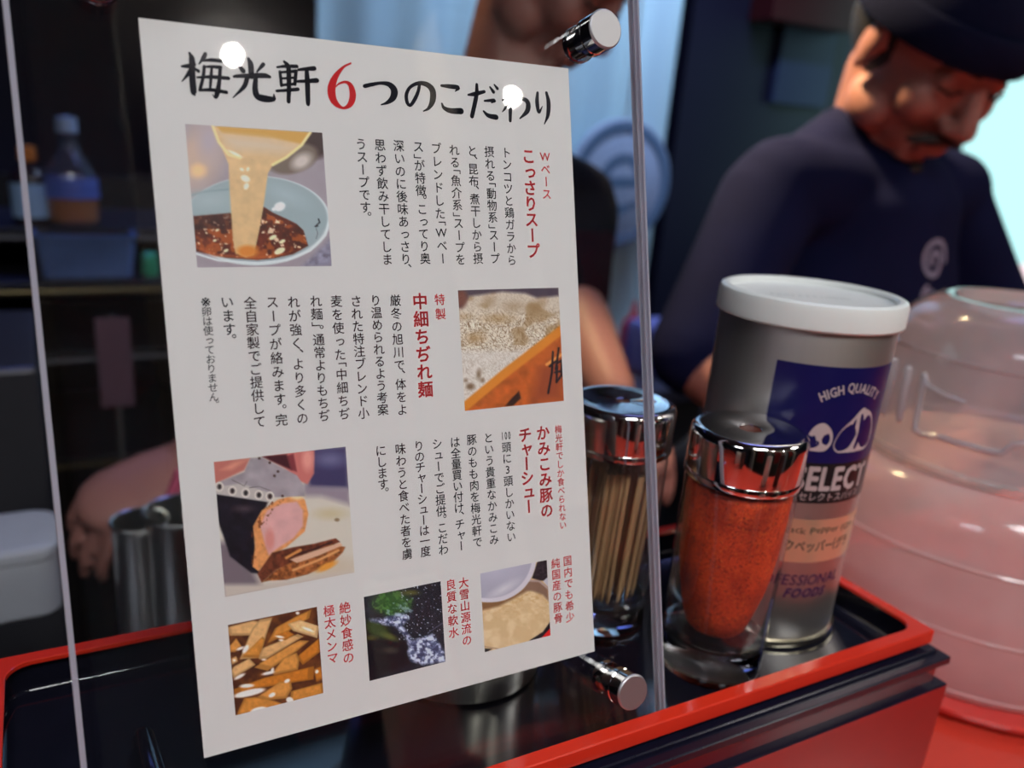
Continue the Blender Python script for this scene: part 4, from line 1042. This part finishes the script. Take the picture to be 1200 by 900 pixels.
# cook in the beanie
q2 = at(1014, 170, 1010)
p2, body2, shirt2, H2 = person('cook in navy beanie and navy shirt looking down behind the spice can', (q2.x, q2.y, FLOOR), math.radians(2),
    (at(1090, 58, 905), hrot(math.radians(-10), .66)),
    ((-1, at(812, 418, 930), at(930, 500, 860), None), (1, at(1180, 420, 1100), at(1130, 500, 960), None)), NAVY, mat('beanie_knit', (.005, .007, .03), rough=.9, spec=.15, noise=.3, nscale=200), sdz=(50, 50), collar=.7)
# moustache
bm = bmesh.new(); add_tube(bm, [H2 @ Vector(q) for q in ((-34, -84, -56), (-18, -95, -47), (0, -99, -44), (18, -95, -47), (34, -84, -56))], [3, 7, 6, 7, 3], 10)
finish(bm, 'moustache', HAIR, p2, angle=3)
bm = bmesh.new(); add_tube(bm, [H2 @ Vector(q) for q in ((-6, -92, -92), (0, -93, -86), (6, -92, -92))], [5, 7, 5], 10); finish(bm, 'chin_beard', HAIR, p2, angle=3)
# swirl print on the chest, laid onto the shirt surface
def decal(name, shapes, surf, root, origin, ux, uz, d, m, lift=.0012):
    """strokes (x, z, width in mm) projected onto surf; origin/dirs in root space"""
    tree = BVHTree.FromPolygons([v_.co.copy() for v_ in surf.data.vertices], [tuple(f.vertices) for f in surf.data.polygons])
    out = ([], [])
    for s in shapes: brush(out, [(a * 1.3, b * 1.3, c * 1.3) for a, b, c in s])
    V = []
    for x, z in out[0]:
        o = (Vector(origin) + Vector(ux) * x + Vector(uz) * z) * MM
        h = tree.ray_cast(o, Vector(d))
        V.append(tuple((h[0] if h[0] else o) - Vector(d) * lift))
    me = bpy.data.meshes.new(name); me.from_pydata(V, [], out[1]); link(name, me, m, root)
SW = []
for a0, r0, cx_, cz_ in ((0, 17, 0, 14), (2, 11, -3, -20)):
    pts = [(cx_ + (r0 * (1 - i / 26)) * math.cos(a0 + i * .48), cz_ + (r0 * (1 - i / 26)) * math.sin(a0 + i * .48) * 1.15, 5.0) for i in range(22)]
    SW.append(pts)
SW.append([(-20, -34, 4), (-8, -42, 8), (8, -40, 9), (20, -28, 4)])
PRW = mat('shirt_print', (.24, .23, .33), rough=.8)
decal('chest_print', SW, shirt2, p2, (-6, -200, 1222), (1, 0, 0), (0, 0, 1), (0, 1, 0), PRW)
# cook behind the card
q1 = at(566, 120, 1060)
p1, body1, shirt1, H1 = person('cook in black shirt hidden mostly behind the white card', (q1.x, q1.y, FLOOR), math.radians(4),
    (at(655, -40, 980), hrot(math.radians(28), .70)),
    ((-1, at(330, 430, 900), at(236, 530, 790), (Vector((-.90, -.25, -.28)), (0, -.3, 1))), (1, at(664, 350, 1010), at(716, 460, 900), None)), BLK, None, sdz=(20, 0))

# ================================================================ KITCHEN BEHIND
def cylinder_on(name, label, cat, x, y, z, prof, m, group=None):
    bm = bmesh.new(); add_lathe(bm, prof, 40)
    o = finish(bm, name, m, None, angle=.6); o.location = Vector((x, y, z)) * MM
    return tag(o, label, cat, group)
KST = mat('kitchen_steel', (.10, .10, .11), rough=.3, metal=.8, nscale=8)
bm = bmesh.new(); add_box(bm, (-1500, 262, -170), (1700, 350, -150), 3)
tag(finish(bm, 'kitchen_worktop', KST, None, smooth=False), 'narrow dark steel worktop running directly behind the red counter', 'worktop')
bm = bmesh.new(); add_box(bm, (-1500, 270, -1140), (1700, 320, -170))
tag(finish(bm, 'worktop_cabinet', mat('cabinet_dark', (.03, .03, .035), rough=.5), None, smooth=False), 'dark cabinet carrying the steel worktop', 'cabinet')
def at_y(px, py, y):
    r = ray(px, py); t = (y - CAM_C[1]) / r[1]; return CAM_C + r * t
def at_z(px, py, z):
    r = ray(px, py); t = (z - CAM_C[2]) / r[2]; return CAM_C + r * t
# white bowl and steel containers on the worktop, left of the panel
q = at_z(75, 722, -150)
bx = thing('serving_box', 'pale grey box with rounded corners on the worktop at the far left', 'box', (q[0] - 110, q[1], -150))
Lb = lambda o, z_: [(x, y, z_) for x, y in rrect(o, o, 110 - o, 70 - o, 16)]
bm = bmesh.new(); add_loops(bm, [Lb(3, .3), Lb(0, 4), Lb(0, 46), Lb(2, 48)], cap0=True, cap1=True)
finish(bm, 'box_body', mat('bowl_glaze', (.40, .42, .46), rough=.35), bx, angle=.5)
bm = bmesh.new(); add_loops(bm, [Lb(-1, 48), Lb(-1.5, 50), Lb(-1, 55), Lb(2, 57), Lb(8, 57.5)], cap0=True, cap1=True)
finish(bm, 'box_lid', mat('bowl_glaze', (.40, .42, .46), rough=.35), bx, angle=.5)
for px, r_, h_, lab in ((178, 18, 96, 'narrow steel ladle canister left of the pair beside the card edge'), (226, 24, 104, 'wider steel ladle canister right of the pair, partly behind the card')):
    q = at_z(px, 770, -150)
    cylinder_on('utensil_canister', lab, 'canister', q[0], q[1] + 20, -150, [(0, .3), (r_, .3), (r_ + .5, 3), (r_, 6), (r_, h_ - 5), (r_ + 1.5, h_ - 2), (r_ + .5, h_), (r_ - 1, h_ - 1), (r_ - 1.5, 8), (0, 6)], TIN)
# small bright tubs behind the canisters
for px, py, c, n_ in ((201, 632, (.02, .42, .40), 'teal'), (194, 606, (.55, .10, .18), 'pink')):
    q = at(px, py, 700); bm = bmesh.new(); add_tube(bm, [(0, 0, 0), (14, 0, 38)], [7, 6], 14)
    o = finish(bm, 'marker_pen', mat(n_ + '_plastic', c, rough=.4), None, angle=.5); o.location = Vector(q.tolist() if hasattr(q, 'tolist') else q) * MM
    tag(o, n_ + ' plastic pen leaning behind the steel canisters', 'pen')
# back shelf with bottles
yb = 1300
zt = float(at_y(85, 268, yb)[2]); xl = float(at_y(-60, 268, yb)[0]); xr = float(at_y(330, 268, yb)[0])
sh = thing('back_shelf', 'dark wall shelf unit holding two bottles at the far left', 'shelf', (xl, yb, zt))
SHM = mat('shelf_wood', (.008, .008, .012), rough=.45, noise=.3, nscale=10)
for k, (py, y0_) in enumerate(((268, 0), (330, -90), (410, -60), (533, -60))):
    z_ = float(at_y(120, py, yb + y0_)[2]) - zt
    bm = bmesh.new(); add_box(bm, (-100, y0_, z_ - 22), (xr - xl, 320, z_), 1.5)
    b_ = finish(bm, 'shelf_board', SHM, sh, smooth=False)
    bm = bmesh.new(); add_box(bm, (-100, y0_ - 3, z_ - 18), (xr - xl, y0_, z_ - 12), 1)
    finish(bm, 'edge_trim', mat('brass_trim', (.20, .16, .08), rough=.3, metal=.8) if k in (1, 3) else mat('grey_trim', (.16, .16, .18), rough=.4), b_, smooth=False)
zl = float(at_y(120, 533, yb)[2]) - zt
bm = bmesh.new(); add_box(bm, (-100, 320, zl - 900), (xr - xl, 340, 60)); finish(bm, 'back_board', SHM, sh, smooth=False)
bm = bmesh.new(); add_box(bm, (-110, -60, zl - 900), (-90, 340, 60)); finish(bm, 'side_board', SHM, sh, smooth=False)
bm = bmesh.new(); add_box(bm, (xr - xl - 20, -60, -1140 - zt), (xr - xl, 340, 60)); finish(bm, 'side_board', SHM, sh, smooth=False)
sh['category'] = 'shelf'
q = at_y(40, 262, yb + 60)
b1 = thing('sauce_bottle', 'small bottle with orange cap and pale blue label on the back shelf', 'bottle', (q[0], yb + 60, zt))
k = 1.45
bm = bmesh.new(); add_lathe(bm, [(0, .5), (28, .5), (30, 4), (30, 70), (26, 82), (12, 95), (11, 102)], 32); finish(bm, 'bottle_body', mat('dark_bottle', (.03, .02, .03), rough=.1), b1)
bm = bmesh.new(); add_lathe(bm, [(30.4, 12), (30.4, 66)], 32); finish(bm, 'bottle_label', mat('pale_blue_label', (.35, .55, .85), rough=.5), b1)
bm = bmesh.new(); add_lathe(bm, [(13, 100), (14, 102), (13, 122), (0, 124)], 24); finish(bm, 'bottle_cap', mat('orange_cap', (.75, .25, .06), rough=.4), b1)
q = at_y(88, 268, yb + 50)
b2 = thing('liquor_bottle', 'large clear bottle with orange liquid and blue label on the back shelf', 'bottle', (q[0], yb + 50, zt))
bm = bmesh.new(); add_lathe(bm, [(0, .5), (36, .5), (40, 5), (42, 60), (36, 90), (18, 118), (14, 128), (14, 150)], 32); finish(bm, 'bottle_body', clear_mat('bottle_glass', (.8, .85, .95), refl=2, haze=.1, haze_col=(.5, .55, .7)), b2)
bm = bmesh.new(); add_lathe(bm, [(0, 6), (36, 6), (39, 10), (40, 44), (0, 44)], 32); finish(bm, 'liquid', mat('orange_liquid', (.65, .22, .05), rough=.2), b2)
bm = bmesh.new(); add_lathe(bm, [(42.6, 46), (41.5, 66), (40, 78)], 32); finish(bm, 'bottle_label', mat('blue_label_paper', (.10, .16, .55), rough=.5), b2)
bm = bmesh.new(); add_lathe(bm, [(15, 146), (17, 148), (16, 170), (0, 173)], 24); finish(bm, 'bottle_cap', mat('silver_blue_cap', (.45, .6, .9), rough=.3, metal=.3), b2)
# clear storage tray on the second board
z2 = float(at_y(120, 330, yb - 90)[2])
q0 = at_y(42, 300, yb - 60); q1 = at_y(160, 300, yb - 60)
bm = bmesh.new()
w_ = float(q1[0] - q0[0])
L = lambda o, z_: [(x, y, z_) for x, y in rrect(o, o, w_ - o, 130 - o, 14)]
add_loops(bm, [L(6, 1), L(0, 62), L(-3, 66), L(-3, 69), L(3, 69), L(4, 62), L(9, 4)], cap0=True, cap1=True)
o = finish(bm, 'storage_tray', mat('blue_white_plastic', (.12, .2, .45), rough=.25, noise=.5, nscale=14), None, angle=.6); o.location = (q0[0] * MM, (yb - 70) * MM, (z2 + .3) * MM)
tag(o, 'pale blue plastic storage tray on the shelf below the bottles', 'tray')
q = at_y(150, 292, yb - 60)
bm = bmesh.new(); add_lathe(bm, [(0, .5), (13, .5), (14, 3), (12, 34), (6, 38), (0, 39)], 20)
o = finish(bm, 'green_light_spot', mat('green_plastic', (.05, .45, .25), rough=.4), None); o.location = Vector((q1[0] + 22, yb - 40, z2 + .3)) * MM  # solid shape standing in for a green spot of light
tag(o, 'small green stand-in for a light spot beside the blue storage tray', 'cup')
# hanging tag strip in front of the shelves
q = at_y(135, 425, 900); q2 = at_y(135, 560, 900)
tg = thing('hanging_tag', 'mauve paper tag hanging on a thin rod in front of the dark shelves', 'tag', (q[0], 900, q[2]))
dz = float(at_y(135, 372, 900)[2] - q[2])
bm = bmesh.new(); add_box(bm, (-20, -1, -dz), (20, 1, dz)); finish(bm, 'paper', mat('mauve_paper', (.12, .06, .09), rough=.7), tg, smooth=False)
bm = bmesh.new(); add_tube(bm, [(0, 3, float(q2[2] - q[2]) - 400), (0, 3, dz)], 4, 10); finish(bm, 'rod', mat('rod_grey', (.06, .06, .06), rough=.5), tg)
# grey appliance at the far left edge
qa = at_y(-120, 560, 760); qb = at_y(44, 430, 760)
bm = bmesh.new(); add_box(bm, (qa[0], 760, -1140), (qb[0], 1050, qb[2]), 6)
tag(finish(bm, 'kitchen_appliance', mat('appliance_grey', (.06, .06, .07), rough=.35, metal=.4), None, smooth=False), 'dark grey metal appliance standing at the left edge', 'appliance')

# pleated pale blue curtain and the round shop sign
yc = 1700
x0, x1 = float(at_y(372, 0, yc)[0]), float(at_y(800, 0, yc)[0]); zc0 = float(at_y(740, 470, yc)[2])
bm = bmesh.new(); n = 160
edge = [(x0 + (x1 - x0) * i / n, yc + 8 * math.sin(i / n * 44) + 6 * math.sin(i / n * 17 + 1)) for i in range(n + 1)]
ring = edge + [(x, y + 3) for x, y in reversed(edge)]
add_loops(bm, [[(x, y, z_) for x, y in ring] for z_ in (zc0, 1400)])
tag(finish(bm, 'pleated_curtain', mat('blue_cloth', (.50, .68, .88), rough=.8, noise=.45, nscale=3, stretch=(3, 1, .1)), None, angle=3), 'pale blue pleated curtain hanging behind the cooks', 'curtain')
bm = bmesh.new(); add_tube(bm, [(x0 - 40, yc, 1409.5), (x1 + 40, yc, 1409.5)], 9, 12)
tag(finish(bm, 'curtain_rail', STEEL, None), 'steel rail carrying the pale blue curtain', 'rail')
c = at_y(727, 216, yc - 90); rad = 165
sg = thing('round_sign', 'round pale blue sign with a dark ring and a swirl mark', 'sign', (c[0], yc - 90, c[2]))
def ydisc(prof):
    bm = bmesh.new(); add_lathe(bm, prof, 64)
    for v_ in bm.verts: x, y, z = v_.co; v_.co = (x, z, y)
    return bm
finish(ydisc([(0, 14), (rad, 14), (rad, 0), (rad - 6, -4), (0, -4)]), 'sign_disc', mat('sign_face', (.36, .42, .56), rough=.5), sg)
finish(ydisc([(rad - 8, -4.2), (rad - 8, -7), (rad - 34, -7), (rad - 34, -4.2)]), 'sign_ring', mat('sign_ring_blue', (.12, .19, .30), rough=.5), sg)
out = ([], [])
brush(out, [(-48, 4, 26), (20, 6, 26), (56, 12, 26), (40, 52, 26), (0, 66, 26), (-44, 44, 28), (-60, 0, 30), (-44, -44, 28), (0, -66, 26), (50, -50, 20)])
flat_mesh('sign_swirl', out, mat('sign_ring_blue', (0, 0, 0)), sg, y=-5)
bm = bmesh.new(); add_tube(bm, [(0, 5, rad), (0, 5, 1500 - c[2])], 3, 8); finish(bm, 'sign_wire', STEEL, sg)

# dark cabinet wall between curtain and window
qa = at_y(815, 0, 1900); qb = at_y(1092, 0, 1900)
bm = bmesh.new(); add_box(bm, (qa[0], 1900, -1140), (qb[0], 2300, 1500))
tag(finish(bm, 'tall_cabinet', mat('navy_cabinet', (.008, .007, .022), rough=.5, nscale=4), None, smooth=False), 'tall dark navy cabinet behind the cook in the beanie', 'cabinet')
qa = at_y(905, 120, 1880); qb = at_y(985, 32, 1880)
bm = bmesh.new(); add_box(bm, (qa[0], 1880, qa[2]), (qb[0], 1899, qb[2]), 2)
tag(finish(bm, 'notice_panel', mat('notice_blue', (.02, .028, .08), rough=.5), None, smooth=False), 'dull blue panel on the navy cabinet behind the beanie', 'panel')
qa = at_y(905, 22, 1800); qb = at_y(1010, -20, 1800)
bm = bmesh.new(); add_box(bm, (qa[0], 1800, qa[2]), (qb[0], 1899, qb[2]), 3)
tag(finish(bm, 'red_beam', mat('dark_red_beam', (.05, .003, .005), rough=.5), None, smooth=False), 'dark red beam above the dull blue panel', 'beam')
# bright window on the right
yw = 1500
qa = at_y(1082, 345, yw); qb = at_y(1420, -60, yw)
wn = tag(bpy.data.objects.new('window_1', None), kind='structure'); COL.objects.link(wn); wn.location = (qa[0] * MM, yw * MM, qa[2] * MM)
ww, wh = float(qb[0] - qa[0]), float(qb[2] - qa[2])
bm = bmesh.new(); add_box(bm, (0, 0, 0), (ww, 6, wh)); finish(bm, 'pane', glow_mat('daylit_pane', (.56, 1.0, 1.0), 1.15), wn, smooth=False)
bm = bmesh.new()
for lo, hi in (((-30, -10, -30), (ww + 30, 20, 0)), ((-30, -10, wh), (ww + 30, 20, wh + 30)), ((-30, -10, 0), (0, 20, wh)), ((ww, -10, 0), (ww + 30, 20, wh))): add_box(bm, lo, hi)
finish(bm, 'window_frame', mat('frame_dark', (.04, .04, .06), rough=.5), wn, smooth=False)
# red lamp jar in front of the window
q = at_y(1192, 345, 1200)
jl = thing('red_lamp', 'small red lamp with a glowing white top before the bright window', 'lamp', (q[0], 1200, q[2] - 60))
bm = bmesh.new(); add_lathe(bm, [(0, .5), (34, .5), (38, 6), (38, 90), (34, 96), (0, 97)], 32); finish(bm, 'lamp_base', mat('red_plastic', (.62, .02, .05), rough=.4), jl)
bm = bmesh.new(); add_lathe(bm, [(32, 97), (34, 102), (32, 130), (22, 146), (0, 150)], 32); finish(bm, 'lamp_shade', glow_mat('lamp_white', (1, .8, .85), 1.3), jl)
# back counter and the things on it
zc = float(at_y(740, 462, 1080)[2]); xa = float(at_y(640, 460, 1080)[0]); xb = float(at_y(1300, 460, 1080)[0])
bm = bmesh.new(); add_box(bm, (xa, 1080, zc - 30), (xb, 1450, zc), 2)
bc = thing('back_counter', 'dark back counter between curtain and cooks', 'counter', (0, 0, 0))
finish(bm, 'worktop', mat('back_counter_top', (.05, .05, .08), rough=.4), bc, smooth=False)
bm = bmesh.new(); add_box(bm, (xa + 20, 1100, -1140), (xb, 1430, zc - 30))
finish(bm, 'base', mat('cabinet_dark', (0, 0, 0)), bc, smooth=False)
def on_back(px, dy): q = at_y(px, 440, 1080 + dy); return float(q[0])
cylinder_on('squeeze_bottle', 'red squeeze bottle below the round sign', 'bottle', on_back(733, 200), 1280, zc, [(0, .5), (24, .5), (26, 4), (26, 90), (20, 104), (8, 120), (4, 150), (0, 151)], mat('red_plastic', (0, 0, 0)))
cylinder_on('small_bowl', 'small white bowl stacked by the black shirt sleeve', 'bowl', on_back(694, 250), 1340, zc, [(0, .5), (24, .5), (26, 3), (48, 34), (50, 40), (46, 38), (24, 8), (0, 7)], mat('white_glaze', (.7, .75, .8), rough=.3))
bm = bmesh.new(); x_ = on_back(775, 100)
add_box(bm, (x_ - 60, 1150, zc), (x_ + 60, 1260, zc + 120), 18, seg=4)
tag(finish(bm, 'blue_cloth_bundle', mat('violet_cloth', (.16, .16, .42), rough=.8, noise=.4, nscale=20, bump=.5), None, angle=1), 'folded violet blue cloth beside the panel edge', 'cloth')

# unseen boxes added on the dining counter to give stripes in the chrome caps
def counter_item(name, label, cat, x, y, w, d, h, m, m2):
    t = thing(name, label, cat, (x, y, -105), rot=(0, 0, .2))
    bm = bmesh.new(); add_box(bm, (-w / 2, -d / 2, .2), (w / 2, d / 2, h), 4); finish(bm, 'box_body', m, t, angle=.5)
    bm = bmesh.new(); add_box(bm, (-w / 2 + 6, -d / 2 + 6, h), (w / 2 - 6, d / 2 - 6, h + 5), 2); finish(bm, 'box_top', m2, t, angle=.5)
CREAM = mat('cream_box', (.72, .66, .50), rough=.5); DARKW = mat('dark_wood', (.05, .025, .02), rough=.5)
counter_item('reflected_cream_box', 'cream box added for cap reflections on the red counter left of the viewer', 'box', -700, -300, 70, 110, 150, CREAM, DARKW)
counter_item('reflected_cream_box', 'cream box added for cap reflections on the red counter right of the viewer', 'box', -130, -330, 46, 90, 160, CREAM, DARKW)
counter_item('reflected_dark_box', 'dark box added for cap reflections on the red counter left of the viewer', 'case', -560, -310, 60, 60, 190, DARKW, CREAM)
counter_item('reflected_dark_box', 'dark box added for cap reflections on the red counter right of the viewer', 'case', 20, -310, 60, 60, 190, DARKW, CREAM)
bm = bmesh.new(); add_tube(bm, [(0, 0, 0), (.4, -14, 0), (2.4, -50, 0)], [3.6, 4.2, 4.3], 20)
o = finish(bm, 'glossy_rod', BLACK, None, angle=1); o.location = (-.3369, .0785, -.0111)
tag(o, 'short glossy black rod lying at the left end of the tray', 'rod')
